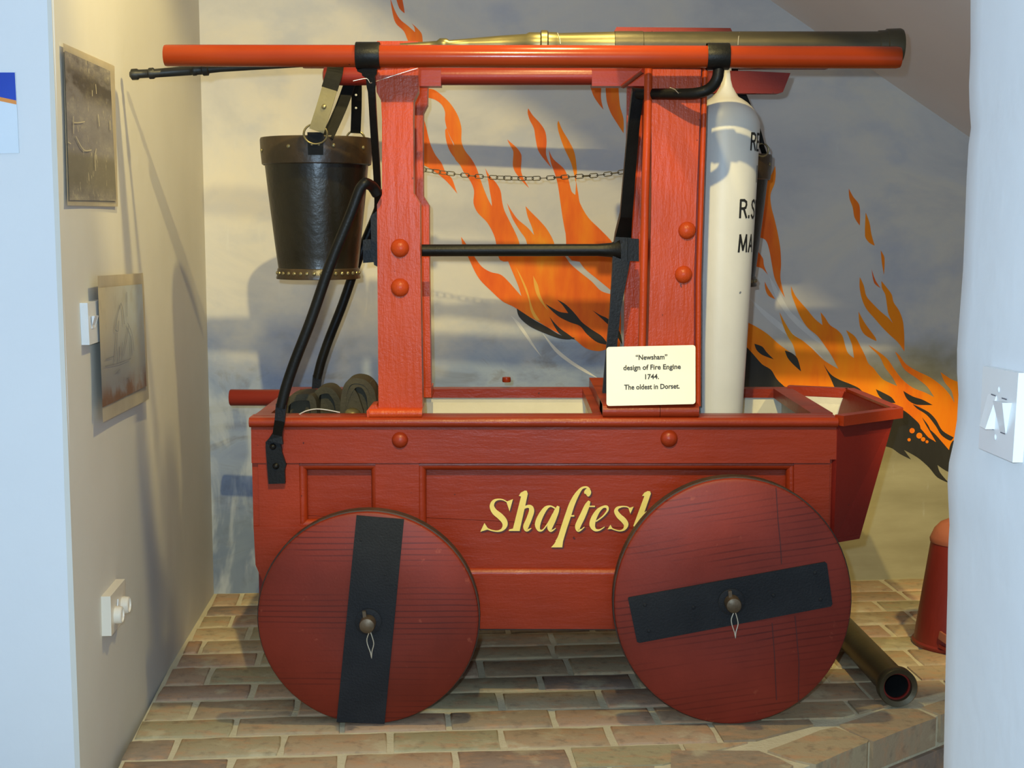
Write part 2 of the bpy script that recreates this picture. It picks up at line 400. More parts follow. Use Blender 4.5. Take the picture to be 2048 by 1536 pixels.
struct(obj('spot_cutoff_1', bm_prism([Vector((-0.424, 1.5, tl(-0.424))), Vector((1.2, 1.5, tl(1.2))), Vector((1.2, 1.5, 2.62)), Vector((-0.42, 1.5, 2.62))], (0, 0.06, 0)), CEIL))  # added out of view; its slanting edge cuts the ceiling spot's beam
# wall closing the right of the niche, under the slope
wr = C0 + U * 2.5
struct(obj('wall_far_right', bm_prism([wr, wr - V * 2.4, wr - V * 2.4 + Vector((0, 0, zs(2.5) + 0.02)), wr + Vector((0, 0, zs(2.5) + 0.02))], U * 0.08), WALL_L))

# ---- brick plinth: mortar bed + single bricks
EDGE = [PZ(*p, 0) for p in ((1463, 1495), (1763, 1417))]
ed = (EDGE[1] - EDGE[0]).normalized(); en = Vector((-ed.y, ed.x, 0))           # en points to the kept (far) side
ARR = [PZ(*p, 0) for p in ((1632, 1530), (1873, 1436))]; ad = (ARR[1] - ARR[0]).normalized(); an = Vector((-ad.y, ad.x, 0))
def clip(poly, p0, n):
    out = []
    for i in range(len(poly)):
        a, b = poly[i], poly[(i + 1) % len(poly)]; da, db = (a - p0).dot(n), (b - p0).dot(n)
        if da >= 0: out.append(a)
        if (da >= 0) != (db >= 0): out.append(a + (b - a) * (da / (da - db)))
    return out
bed = [C0 - U * 0.02, C0 + U * 2.5, C0 + U * 2.5 - V * 2.0, C0 - U * 0.02 - V * 2.0]
bed = clip(bed, ARR[0] + an * 0.012, an)
bed = [Vector((p.x, p.y, -0.004)) for p in bed]
floor = struct(obj('floor', bm_prism(bed, (0, 0, -0.221)), MORTAR))
lf = [Vector((-1.6, -0.8, -0.23)), Vector((2.2, -0.8, -0.23)), Vector((2.2, 4.2, -0.23)), Vector((-1.6, 4.2, -0.23))]
struct(obj('floor_lower', bm_prism(lf, (0, 0, -0.05)), CONC))
rb = random.Random(3)
BRK = []
for k in range(8):
    bm = bmesh.new(); L, W = 0.2125, 0.1015; ring = []
    nx = 6
    for i in range(nx): ring.append((-L / 2 + L * i / (nx - 1), -W / 2))
    ring.append((L / 2, 0.0))
    for i in range(nx): ring.append((L / 2 - L * i / (nx - 1), W / 2))
    ring.append((-L / 2, 0.0))
    j = [(rb.uniform(-.0022, .0022), rb.uniform(-.0022, .0022)) for _ in ring]
    def lp(ins, z, jz=0):
        out = []
        for (x, y), (a, b) in zip(ring, j):
            cxn = 1 if abs(x) < L / 2 - 1e-6 else 0.965
            out.append((x * (1 - ins * 2 / L) * (1 if abs(y) < W / 2 - 1e-6 or abs(x) < L / 2 - 1e-6 else 0.99) + a, y * (1 - ins * 2 / W) + b, z + (rb.uniform(-jz, jz) if jz else 0)))
        return out
    bm_loops([lp(0, -0.055), lp(0, -0.006, .001), lp(0.0025, -0.0015, .0006), lp(0.006, 0.0, .0005)], False, bm)
    bm.verts.ensure_lookup_table(); n = len(ring); top = bm.verts[3 * n:4 * n]
    # top as a strip of quads between the two long sides
    t = list(top)
    bm.faces.new((t[0], t[1], t[2 * nx - 1], t[2 * nx], t[2 * nx + 1])) if False else None
    lo = t[0:nx]; hi = t[nx + 1:2 * nx + 1][::-1]
    for i in range(nx - 1): bm.faces.new((lo[i], lo[i + 1], hi[i + 1], hi[i]))
    bm.faces.new((lo[-1], t[nx], hi[-1])); bm.faces.new((lo[0], hi[0], t[2 * nx + 1]))
    bmesh.ops.recalc_face_normals(bm, faces=bm.faces[:])
    me = bpy.data.meshes.new('brick'); bm.to_mesh(me); bm.free(); me.materials.append(BRICK)
    for p in me.polygons: p.use_smooth = True
    me.set_sharp_from_angle(angle=math.radians(50))
    BRK.append(me)
rows = [0, .136, .235, .342, .462, .570, .676, .806, .911, 1.032, 1.140, 1.255, 1.366, 1.478]
known = {4: [(1745, 1233)], 6: [(1797, 1288), (418, 1353)], 7: [(503, 1386)], 8: [(1868, 1347), (384, 1421), (1206, 1405)], 9: [(468, 1460), (1110, 1442)], 10: [(345, 1500), (563, 1492), (780, 1488), (1005, 1483), (1226, 1480)],
         11: [(683, 1525), (910, 1520), (1145, 1516), (1373, 1510)], 1: [(1500, 1200)], 2: [(1600, 1210)], 3: [(1790, 1205)], 5: [(515, 1322), (1650, 1262)], 0: [(480, 1197), (1480, 1180)], 12: [(300, 1560)]}
def uv(p): q = p - C0; return q.dot(U), -q.dot(V)
def leftu(v):      # left wall position at distance v from the back wall
    q = LW * (v / -LW.dot(V)); return q.dot(U)
BL_ = 0.2225
for r in range(len(rows) - 1):
    v0, v1 = rows[r] + 0.005, rows[r + 1] - 0.005
    if r == 0: v0 += 0.004
    us = sorted(uv(PZ(x, y, 0))[0] for x, y in known.get(r, [(1000, 1400)]))
    cuts = list(us)
    while cuts[0] > 0.0: cuts.insert(0, cuts[0] - BL_ * rb.uniform(0.97, 1.02))
    full = []
    for a, b in zip(cuts, cuts[1:]):
        full.append(a); n = max(1, round((b - a) / BL_))
        for k in range(1, n): full.append(a + (b - a) * k / n)
    full.append(cuts[-1])
    while full[-1] < 2.45: full.append(full[-1] + BL_ * rb.uniform(0.97, 1.02))
    lu = leftu((v0 + v1) / 2) + 0.012
    for a, b in zip(full, full[1:]):
        if rb.random() < 0.10 and r not in (9, 10, 11): pass
        a2, b2 = a + rb.uniform(.004, .006), b - rb.uniform(.004, .006)
        if b2 < lu + 0.03: continue
        a2 = max(a2, lu)
        poly = [C0 + U * a2 - V * v1, C0 + U * b2 - V * v1, C0 + U * b2 - V * v0, C0 + U * a2 - V * v0]
        cl = clip(poly, EDGE[0] + en * 0.006, en)
        if len(cl) < 3: continue
        if poly[0].y < 2.30: continue
        area = sum(cl[i].x * cl[(i + 1) % len(cl)].y - cl[(i + 1) % len(cl)].x * cl[i].y for i in range(len(cl))) / 2
        if area < 0.0012: continue
        dz = rb.uniform(-.0015, .0015)
        if len(cl) == 4 and all((x - y).length < 1e-6 for x, y in zip(cl, poly)):
            o = link('brick', BRK[rb.randrange(8)], None)
            c = (poly[0] + poly[2]) / 2; o.location = (c.x, c.y, dz)
            o.rotation_euler = (0, 0, AN + rb.choice((0, math.pi)) + rb.uniform(-.006, .006)); o.scale = ((b2 - a2) / 0.2125, (v1 - v0) / 0.1015, 1)
        else:
            o = obj('brick', bm_prism([Vector((p.x, p.y, dz)) for p in cl], (0, 0, -0.055)), BRICK, bev=0.004)
        adopt(o, floor)
# bricks of the angled edge, each with its own cut shape
zq = lambda x, y: (x / 4.267 + 1440, y / 4.267 + 1380)
for poly in ([(405, 520), (620, 440), (860, 345), (985, 320), (1130, 375), (1268, 432), (1255, 452), (1030, 545), (820, 640), (640, 600)],
             [(1020, 300), (1240, 225), (1390, 170), (1560, 160), (1680, 165), (1845, 240), (1560, 345), (1310, 445), (1160, 375)],
             [(1885, 215), (1720, 150), (1900, 90), (2140, 20), (2350, 60), (2120, 140)],
             [(-420, 520), (-40, 520), (330, 522), (500, 585), (625, 650), (560, 690), (300, 800), (-420, 830)]):
    pts = [PZ(*zq(x, y), 0) for x, y in poly]
    # front pieces end on the straight edge of the plinth
    o = obj('brick', bm_prism([p + Vector((0, 0, 0.001)) for p in pts], (0, 0, -0.063)), BRICK, bev=0.005)
    adopt(o, floor)
for course in (1, 2):
    z1 = -0.075 * course; t = -0.75 + 0.11 * (course % 2)
    while t < 1.6:
        p = ARR[0] + ad * t; L = 0.212
        q = [p + an * 0.002, p + ad * L + an * 0.002, p + ad * L + an * 0.10, p + an * 0.10]
        o = obj('brick', bm_prism([Vector((a.x, a.y, z1)) for a in q], (0, 0, -0.063)), BRICK, bev=0.005); adopt(o, floor)
        t += 0.224

# ---- flames painted on the back wall
PN = [0]
def paint(poly, tr, mat, off=0.0006, name='painted_flame'):
    pts = cr([tr(x, y) for x, y in poly], 4, True)
    PN[0] += 1
    bm = bmesh.new(); vs = [bm.verts.new(PB(p.x, p.y, off + PN[0] * 0.000004)) for p in pts]
    for t in tessellate_polygon([[Vector((p.x, p.y, 0)) for p in pts]]):
        try: bm.faces.new([vs[i] for i in t])
        except ValueError: pass
    bm.normal_update()
    for f in bm.faces:
        if f.normal.y > 0: f.normal_flip()
    o = obj(name, bm, mat, wall_back, norm=False)
    return o
def T(ox, oy, s): return lambda x, y: (x / s + ox, y / s + oy)
z6, z5, z7, z4, z2, id_ = T(840, 160, 4.876), T(860, 420, 4.2675), T(1480, 640, 4.518), T(1480, 300, 3.839), T(480, 0, 3.658), T(0, 0, 1)
# left part of the fire, seen between the posts
paint([(850, 177), (867, 179), (883, 190), (899, 205), (912, 224), (919, 240), (923, 258), (923, 283), (930, 301), (943, 318), (953, 336), (963, 365), (969, 381), (978, 402), (992, 425), (1004, 440), (1012, 455), (1022, 480), (1030, 520), (1000, 520), (990, 476), (975, 446), (955, 425), (947, 406), (948, 381), (940, 361), (928, 345), (920, 330), (910, 318), (906, 300), (908, 289), (901, 275), (894, 258), (890, 240), (890, 224), (883, 209), (869, 199), (850, 192)], id_, FLAME)
paint([(245, 490), (260, 470), (285, 540), (330, 640), (370, 740), (400, 820), (330, 750), (285, 680), (255, 590)], z6, FLAME)
paint([(635, 860), (680, 935), (740, 1000), (785, 1080), (800, 1180), (822, 1270), (870, 1370), (960, 1560), (1000, 1740), (880, 1740), (760, 1500), (705, 1320), (700, 1200), (680, 1080), (660, 960)], z6, FLAME)
paint([(1014, 406), (1022, 420), (1035, 438), (1055, 455), (1068, 470), (1064, 455), (1055, 432), (1051, 412), (1060, 422), (1080, 442), (1095, 460), (1108, 485), (1116, 520), (1060, 520), (1052, 480), (1040, 462), (1024, 435)], id_, FLAME)
paint([(1255, 680), (1300, 770), (1400, 860), (1440, 940), (1460, 1020), (1480, 1090), (1515, 1120), (1522, 985), (1545, 1120), (1560, 1200), (1640, 1340), (1760, 1460), (1880, 1590), (1960, 1760), (1480, 1760), (1420, 1500), (1390, 1340), (1370, 1200), (1340, 1000), (1310, 900), (1275, 800)], z6, FLAME)
paint([(1055, 275), (1100, 345), (1170, 420), (1220, 500), (1235, 600), (1230, 730), (1285, 860), (1200, 760), (1150, 680), (1125, 560), (1110, 470), (1070, 390), (1050, 320)], z6, FLAME)
paint([(1350, 395), (1390, 490), (1450, 590), (1500, 690), (1520, 780), (1530, 900), (1520, 1000), (1500, 910), (1470, 800), (1400, 650), (1350, 500), (1340, 430)], z6, FLAME_A)
paint([(850, 580), (910, 630), (960, 680), (990, 740), (985, 880), (1010, 960), (1065, 1055), (1000, 990), (930, 900), (905, 830), (910, 700), (880, 640)], z6, FLAME)
paint([(35, 370), (60, 460), (100, 620), (150, 730), (210, 810), (250, 900), (310, 960), (350, 1070), (365, 1110), (270, 1000), (180, 920), (90, 860), (0, 800), (-60, 700), (-60, 400)], z6, FLAME)
paint([(1660, 60), (1770, 60), (1765, 180), (1790, 290), (1740, 230), (1690, 150)], z6, FLAME)
paint([(1810, 60), (1935, 60), (1950, 250), (1985, 380), (1985, 520), (1920, 420), (1860, 320), (1820, 200)], z6, FLAME)
paint([(1098, -20), (1130, 70), (1170, 140), (1230, 190), (1280, 235), (1275, 200), (1255, 170), (1300, 210), (1330, 250), (1338, 320), (1245, 320), (1200, 230), (1140, 170), (1115, 90)], z2, FLAME)
paint([(1140, -20), (1185, -20), (1200, 60), (1205, 98), (1165, 60)], z2, FLAME)
paint([(610, 330), (650, 400), (700, 520), (750, 640), (780, 735), (740, 690), (660, 600), (600, 550), (520, 530), (450, 490), (400, 430), (350, 350), (265, 228), (280, 310), (325, 400), (380, 520), (430, 600), (520, 690), (620, 780), (720, 830), (800, 890), (900, 940), (1000, 1000), (1120, 1065), (1180, 1085), (1230, 1100), (1330, 1180), (1440, 1205), (1520, 1185), (1620, 1160), (1620, 740), (1550, 720), (1460, 690), (1380, 610), (1280, 530), (1200, 460), (1150, 390), (1090, 310)], z5, FLAME)
paint([(1180, 300), (1250, 400), (1320, 500), (1440, 600), (1550, 690), (1640, 760), (1660, 300)], z5, FLAME)
paint([(735, 490), (780, 570), (830, 680), (860, 790), (890, 870), (940, 945), (900, 935), (860, 860), (840, 760), (800, 650)], z5, FLAME_Y, 0.0011)
paint([(880, 560), (920, 640), (940, 720), (980, 810), (1010, 860), (950, 790), (910, 720), (890, 650)], z5, FLAME_Y, 0.0011)
paint([(740, 840), (800, 880), (900, 945), (1000, 1000), (1120, 1070), (1240, 1090), (1190, 1105), (1100, 1095), (950, 1040), (840, 985), (760, 910)], z5, ASH, 0.0012, 'painted_char')
paint([(1020, 910), (1060, 960), (1110, 1010), (1180, 1060), (1240, 1105), (1180, 1095), (1110, 1060), (1060, 990)], z5, ASH, 0.0012, 'painted_char')
paint([(985, 800), (1050, 840), (1110, 870), (1180, 880), (1130, 810), (1085, 765), (1150, 800), (1210, 855), (1250, 900), (1300, 960), (1380, 1020), (1470, 1080), (1520, 1150), (1430, 1130), (1340, 1060), (1280, 990), (1200, 960), (1100, 910), (1020, 840)], z5, ASH, 0.0012, 'painted_char')
paint([(1385, 855), (1450, 895), (1520, 930), (1620, 1040), (1640, 1150), (1560, 1020), (1480, 940)], z5, ASH, 0.0012, 'painted_char')
WISP = flame_mat('pale_smoke_paint', [(0.3, lin((206, 204, 202))), (0.7, lin((222, 220, 214)))])
paint([(60, 1120), (150, 1200), (300, 1320), (420, 1420), (560, 1520), (640, 1600), (560, 1560), (430, 1470), (320, 1390), (180, 1270)], z4, WISP, 0.0002, 'painted_smoke')
paint([(225, 970), (300, 1090), (380, 1230), (450, 1300), (560, 1410), (640, 1500), (560, 1450), (440, 1350), (350, 1250), (270, 1120)], z4, WISP, 0.0002, 'painted_smoke')
paint([(690, 900), (760, 960), (830, 1060), (930, 1220), (960, 1260), (880, 1170), (800, 1060)], z5, WISP, 0.0002, 'painted_smoke')
paint([(960, 1050), (1080, 1180), (1200, 1280), (1340, 1370), (1440, 1440), (1330, 1390), (1180, 1300), (1060, 1200)], z5, WISP, 0.0002, 'painted_smoke')
# right part of the fire
paint([(1484, 700), (1484, 810), (1600, 850), (1780, 895), (1800, 908), (1822, 919), (1808, 900), (1835, 915), (1858, 935), (1875, 955), (1898, 966), (1880, 945), (1875, 930), (1900, 945), (1925, 940), (1925, 850), (1800, 800), (1600, 760), (1520, 715)], id_, ASH, 0.0004, 'painted_char')
paint([(1484, 640), (1510, 652), (1535, 668), (1560, 690), (1592, 712), (1586, 690), (1575, 672), (1565, 648), (1559, 624), (1570, 645), (1585, 668), (1605, 681), (1622, 695), (1635, 708), (1650, 722), (1677, 738), (1664, 713), (1650, 692), (1635, 672), (1615, 655), (1600, 632), (1590, 608), (1583, 588), (1582, 572), (1590, 590), (1600, 603), (1615, 620), (1630, 638), (1645, 650), (1641, 624), (1650, 635), (1660, 650), (1675, 660), (1685, 672), (1690, 690), (1696, 706), (1708, 716), (1704, 690), (1697, 672), (1692, 660), (1710, 673), (1721, 693), (1730, 711), (1737, 727), (1747, 736), (1756, 748), (1768, 760), (1794, 772), (1785, 755), (1770, 735), (1759, 713), (1743, 697), (1737, 690), (1752, 700), (1774, 717), (1790, 740), (1805, 759), (1825, 775), (1850, 785), (1868, 794), (1854, 773), (1834, 757), (1810, 740), (1799, 722), (1790, 703), (1799, 711), (1812, 728), (1834, 742), (1861, 755), (1885, 773), (1900, 790), (1909, 806), (1903, 782), (1889, 764), (1881, 744), (1900, 757), (1930, 776), (1930, 868), (1905, 882), (1898, 900), (1885, 885), (1870, 868), (1855, 855), (1872, 884), (1858, 876), (1842, 858), (1826, 846), (1812, 838), (1796, 828), (1700, 815), (1600, 795), (1560, 765), (1540, 745), (1510, 715), (1484, 684)], id_, FLAME_A)
paint([(1925, 772), (1960, 800), (2000, 842), (1985, 815), (2020, 850), (2050, 900), (2090, 960), (2045, 935), (1990, 905), (1950, 888), (1925, 872)], id_, FLAME_A, 0.0007)
paint([(1922, 850), (1960, 890), (2010, 915), (2080, 965), (2040, 985), (1990, 975), (1950, 985), (1922, 945)], id_, ASH, 0.0004, 'painted_char')
for s in ([(130, 215), (200, 240), (240, 290), (305, 355), (200, 315), (150, 270)], [(405, 275), (470, 300), (520, 350), (552, 465), (480, 400), (430, 340)],
          [(755, 400), (820, 490), (900, 540), (1000, 580), (1080, 620), (1130, 680), (1000, 660), (880, 640), (820, 530)], [(1228, 625), (1300, 660), (1370, 700), (1405, 750), (1330, 740), (1260, 690)],
          [(1475, 640), (1560, 690), (1650, 720), (1740, 768), (1600, 765), (1540, 740), (1500, 700)], [(1560, 760), (1700, 830), (1770, 900), (1830, 1000), (1930, 1060), (1900, 1090), (1820, 1040), (1770, 960), (1690, 860), (1600, 800)],
          [(1425, 785), (1500, 830), (1560, 880), (1620, 940), (1640, 1000), (1700, 1060), (1755, 1092), (1650, 1092), (1540, 1000), (1500, 940), (1440, 860)], [(1645, 880), (1700, 950), (1730, 1020), (1690, 965)],
          [(20, 200), (120, 310), (200, 400), (280, 450), (330, 530), (400, 600), (470, 620), (0, 640), (0, 250)]):
    paint(s, z7, ASH, 0.0012, 'painted_char')
for x, y, r in ((1555, 1000, 24), (1620, 1045, 27), (1655, 1078, 20), (1690, 1100, 14), (1528, 1082, 15)):
    paint([(x + r * math.cos(a * .9), y + r * math.sin(a * .9)) for a in range(7)], z7, FLAME_A, 0.0016, 'painted_ember')
paint([(270, 120), (275, 180), (265, 260), (235, 340), (240, 430), (265, 530), (290, 640), (310, 760), (315, 880), (310, 980), (330, 1080), (345, 1135), (300, 1060), (265, 980), (245, 880), (225, 770), (195, 690), (120, 650), (120, 450), (180, 260), (240, 190)], z4, FLAME)
paint([(130, 770), (175, 830), (185, 890), (215, 960), (170, 910), (110, 880)], z4, FLAME)
paint([(190, 1010), (215, 1060), (270, 1145), (220, 1120), (195, 1070)], z4, FLAME)
paint([(835, 295), (870, 360), (915, 420), (922, 510), (920, 580), (880, 520), (865, 440), (840, 370)], z4, FLAME)
paint([(965, 480), (995, 560), (1010, 650), (1035, 735), (990, 710), (960, 660)], z4, FLAME_A)
paint([(1080, 770), (1110, 830), (1105, 960), (1090, 870)], z4, FLAME_A)
paint([(1010, 915), (1040, 1000), (1080, 1060), (1030, 1020)], z4, FLAME)
paint([(920, 975), (950, 1040), (970, 1120), (1020, 1180), (1080, 1240), (1140, 1290), (1175, 1332), (1140, 1260), (1128, 1190), (1115, 1110), (1090, 1060), (1085, 1005), (1130, 1060), (1165, 1110), (1180, 1170), (1220, 1230), (1250, 1310), (1260, 1400), (1262, 1480), (1262, 1548), (1215, 1480), (1150, 1420), (1090, 1360), (1030, 1290), (970, 1220), (935, 1140), (918, 1050)], z4, FLAME_A)
paint([(910, 1240), (960, 1330), (1040, 1440), (1048, 1468), (960, 1420), (920, 1350)], z4, FLAME_A)

# ------------------------------------------------------------------ the fire engine
YF = 2.93                                   # plane of the tub's front boards
ENG = thing('fire_engine', 'old red wooden fire engine on solid disc wheels before the flame mural', 'fire engine', (0.06, 3.19, 0.0))
def part(name, bm, mat, parent=ENG, **k): return obj(name, bm, mat, parent, **k)
X = lambda px, Y, py=900: P(px, py, Y).x
Z = lambda py, Y, px=1024: P(px, py, Y).z
ZR = Z(834, 2.93)                           # rim top
ZB = Z(1258, YF)                            # underside of the tub
XL, XR = X(505, YF), X(1672, YF)
YB = 3.455
# front side: rails, stiles, sunk panels
part('top_rail', bm_px([(502, 853), (1673, 852), (1674, 919), (1660, 919), (1660, 926), (503, 926)], YF - 0.004, 0.03), RED_H, bev=0.003)
part('stile', bm_px([(516, 925), (598, 925), (601, 1054), (519, 1056)], YF, 0.03), RED_H, bev=0.002)
part('stile', bm_px([(751, 925), (838, 925), (838, 1150), (752, 1150)], YF, 0.03), RED_H, bev=0.002)
part('stile', bm_px([(1588, 925), (1660, 925), (1656, 1150), (1588, 1150)], YF, 0.03), RED_H, bev=0.002)
part('corner_board', bm_px([(504, 924), (518, 924), (522, 1056), (507, 1056)], YF + 0.006, 0.03), RED_H, bev=0.002)
part('corner_board', bm_px([(1658, 918), (1673, 918), (1668, 1090), (1654, 1090)], YF + 0.006, 0.03), RED_H, bev=0.002)
part('bottom_rail', bm_px([(507, 1053), (752, 1050), (838, 1060), (838, 1150), (1588, 1150), (1588, 1060), (1656, 1060), (1660, 1259), (560, 1257), (524, 1160), (511, 1130)], YF - 0.001, 0.03), RED_H, bev=0.003)
part('panel', bm_px([(590, 915), (760, 915), (760, 1036), (590, 1030)], YF + 0.0245, 0.01), RED_H)
part('panel', bm_px([(590, 1030.6), (760, 1036.6), (760, 1070), (590, 1070)], YF + 0.025, 0.01), RED_H)
part('panel', bm_px([(830, 915), (1595, 915), (1595, 1064), (1200, 1054), (1000, 1042), (830, 1034)], YF + 0.0240, 0.01), RED_H)
part('panel', bm_px([(830, 1034.8), (1000, 1042.8), (1200, 1054.8), (1595, 1064.8), (1595, 1165), (830, 1165)], YF + 0.0245, 0.01), RED_H)
def mould(a, b, Y, r=0.008): return bm_tube([P(*a, Y), P(*b, Y)], r, 12)
for a, b in (((604, 930), (606, 1050)), ((753, 928), (755, 1050)), ((842, 930), (843, 1150)), ((1582, 930), (1580, 1150)),
             ((600, 929), (756, 929)), ((838, 929), (1588, 929)), ((598, 1048), (760, 1047)), ((838, 1146), (1590, 1148))):
    part('panel_moulding', mould(a, b, YF + 0.015, 0.0115), RED_H, smooth=True)
# rim: bullnose and top boards
def bull(x0, x1, yf, zc, r, ext, n=9):
    prof = [(yf + r + ext, zc + r)] + [(yf + r - r * math.sin(a), zc + r * math.cos(a)) for a in [i * math.pi / (n - 1) for i in range(n)]] + [(yf + r + ext, zc - r)]
    return bm_loops([[Vector((x0, y, z)) for y, z in prof], [Vector((x1, y, z)) for y, z in prof]])
part('rim_moulding', bull(XL - 0.004, XR, YF - 0.016, ZR - 0.0105, 0.0105, 0.05), RED_H, smooth=True)
part('rim_board', bm_box(XL, XR, YF + 0.02, YF + 0.055, ZR - 0.022, ZR + 0.0005), RED_H, bev=0.002)
part('rim_board', bm_box(XL, XR, YB - 0.03, YB + 0.012, ZR - 0.022, ZR), RED_H, bev=0.002)
part('rim_board', bm_box(XL, XL + 0.03, YF + 0.055, YB - 0.03, ZR - 0.022, ZR), RED_H, bev=0.002)
part('rim_board', bm_box(X(1620, 2.99), XR + 0.004, YF + 0.055, YB - 0.03, ZR - 0.022, ZR + 0.001), RED_H, bev=0.002)
part('rim_board', bm_box(X(1184, 2.99), X(1206, 2.99) + 0.01, YF + 0.055, YB - 0.03, ZR - 0.022, ZR + 0.001), RED_H, bev=0.002)
# tub body: back, ends, bottom and pale linings
part('tub_back', bm_box(XL, XR, YB - 0.012, YB, ZB, ZR - 0.02), RED_DEEP)
part('tub_end', bm_box(XL + 0.002, XL + 0.02, YF + 0.03, YB - 0.01, ZB, ZR - 0.02), RED_DEEP)
part('tub_floor', bm_box(XL + 0.02, XR, YF + 0.012, YB - 0.01, ZB, ZB + 0.02), RED_DEEP)
part('lining', bm_box(XL + 0.02, XR - 0.02, YF + 0.031, YF + 0.04, ZB + 0.02, ZR - 0.022), CREAM)
part('lining', bm_box(XL + 0.02, XR - 0.02, YB - 0.024, YB - 0.012, ZB + 0.02, ZR - 0.022), CREAM)
for px in (700, 1192, 1405, 1640):
    part('partition', bm_box(X(px, 2.99), X(px, 2.99) + 0.018, YF + 0.04, YB - 0.024, ZB + 0.02, ZR - 0.022), GREYL if px > 1300 else CREAM)
part('lid_board', bm_box(XL + 0.03, X(700, 2.99), YF + 0.04, YB - 0.024, ZR - 0.085, ZR - 0.07), GREYL)
part('lid_board', bm_box(X(700, 2.99) + 0.02, X(1192, 2.99), YF + 0.04, YB - 0.024, ZR - 0.22, ZR - 0.205), CREAM)
part('lid_board', bm_box(X(1405, 2.99) + 0.018, X(1640, 2.99), YF + 0.04, YB - 0.024, ZR - 0.28, ZR - 0.265), GREYL)
# flared trough at the right-hand end
n0 = Vector((XR + 0.001, YF - 0.006, 0)); n1 = Vector((0.842, 3.045, 0)); n2 = Vector((0.822, 3.40, 0)); n3 = Vector((XR, YB, 0))
b0 = Vector((XR, YF - 0.002, 0)); b1 = Vector((0.752, 2.97, 0)); b2 = Vector((0.745, 3.38, 0)); b3 = Vector((XR, YB, 0))
zt, zb = ZR - 0.006, Z(1086, 2.93)
def at(v, z): return Vector((v.x, v.y, z))
def board(t0, t1, c0, c1, zt, zb, th):
    q = [at(t0, zt), at(t1, zt), at(c1, zb), at(c0, zb)]; n = (q[1] - q[0]).cross(q[3] - q[0]).normalized()
    if n.dot(Vector((0.6, 3.2, 0.5)) - q[0]) < 0: n = -n
    return bm_prism(q, n * th)
part('trough_side', board(n0, n1, b0, b1, zt, zb, 0.012), RED_DEEP, bev=0.002)
part('trough_end', board(n1, n2, b1, b2, zt, zb, 0.012), RED_DEEP, bev=0.002)
part('trough_side', board(n2, n3, b2, b3, zt, zb, 0.012), RED_DEEP, bev=0.002)
part('trough_floor', bm_prism([at(b0, zb), at(b1, zb), at(b2, zb), at(b3, zb)], (0, 0, 0.01)), RED_DEEP)
ins = 0.0145
def shrink(v, k=0.93):
    c = Vector((0.70, 3.2, 0)); return c + (v - c) * k
for a, b, c, d in ((n0, n1, b0, b1), (n1, n2, b1, b2), (n2, n3, b2, b3)):
    part('lining', board(shrink(a), shrink(b), shrink(c), shrink(d), zt - 0.012, zb + 0.02, 0.003), GREYL)
part('lining', bm_box(XR + 0.004, XR + 0.008, YF + 0.05, YB - 0.03, zb, ZR - 0.022), GREYL)
def lip(a, b):
    a, b = at(a, zt), at(b, zt); return bm_bar([a, b], 0.022, 0.024, side=(0, 0, 1))
part('trough_lip', lip(n0 + Vector((0.002, -0.003, 0)), n1 + Vector((0.006, -0.002, 0))), RED_H, bev=0.006, seg=3, smooth=True)
part('trough_lip', lip(n1 + Vector((0.004, 0, 0)), n2 + Vector((0.004, 0.004, 0))), RED_H, bev=0.006, seg=3, smooth=True)
part('trough_lip', lip(n2, n3), RED_H, bev=0.006, seg=3, smooth=True)
# domed bolt heads
def boss(px, py, Y, r=0.0185, mat=RED_V): return part('bolt_head', bm_dome(P(px, py, Y), r, (0, -1, 0), r * 0.75, 20, 6), mat, smooth=True)
boss(800, 880, YF - 0.003, 0.0175, RED_H); boss(1338, 877, YF - 0.003, 0.0185, RED_H)
# left pair of posts
post = [(754, 82), (836, 82), (837, 135), (836, 183), (827, 201), (826, 240), (827, 387), (840, 408), (841, 560), (845, 822), (757, 822), (755, 560), (754, 409), (764, 390), (764, 240), (762, 201), (753, 184), (750, 135)]
YP = 2.95
part('front_post', bm_px(post, YP, 0.05), RED_V, bev=0.003)
rp = [P(x, y, YP) + Vector((-0.001, 0.33, 0)) for x, y in post]
part('rear_post', bm_prism(rp, (0, 0.05, 0)), RED_V, bev=0.003)
part('post_base', bull(X(740, 2.93), X(845, 2.93), YF - 0.008, Z(828, 2.925), 0.0105, 0.08), RED_V, smooth=True)
part('post_base', bm_prism([P(734, 836, YF + 0.0), P(733, 822, YF), P(741, 812, YF), P(752, 810, YF), P(757, 820, YF), P(757, 836, YF)], (0, 0.07, 0)), RED_V, bev=0.003)
part('post_base', bm_box(X(740, 2.93), X(845, 2.93), 3.26, 3.36, ZR, ZR + 0.022), RED_V, bev=0.004)
boss(800, 496, YP, 0.0195); boss(800, 575, YP, 0.0195)
# cylinder casing on the right
cas = [(1303, 94), (1402, 94), (1402, 135), (1400, 225), (1393, 400), (1388, 560), (1388, 812), (1293, 812), (1300, 560), (1303, 400)]
part('front_board', bm_px(cas, YP, 0.022), RED_V, bev=0.002)
pth = [P(x, y, YP) for x, y in ((1297, 94), (1297, 135), (1295, 250), (1290, 400), (1287, 560), (1281, 812))]
part('corner_bead', bm_tube(pth, 0.0085, 12), RED_V, smooth=True)
part('corner_bead', bm_tube([P(x, y, YP + 0.008) for x, y in ((1411, 94), (1410, 135), (1407, 250), (1402, 400), (1397, 560), (1396, 812))], 0.006, 12), RED_V, smooth=True)
part('side_board', bm_box(X(1305, YP), X(1305, YP) + 0.02, YP + 0.018, 3.30, ZR, Z(124, YP)), RED_BEAM)
part('side_board', bm_box(X(1384, YP), X(1384, YP) + 0.012, YP + 0.02, 3.30, ZR, Z(124, YP)), RED_BEAM)
part('cap_block', bm_box(X(1305, YP), X(1396, YP), 3.06, 3.28, Z(126, YP), Z(66, 3.1)), RED_BEAM)
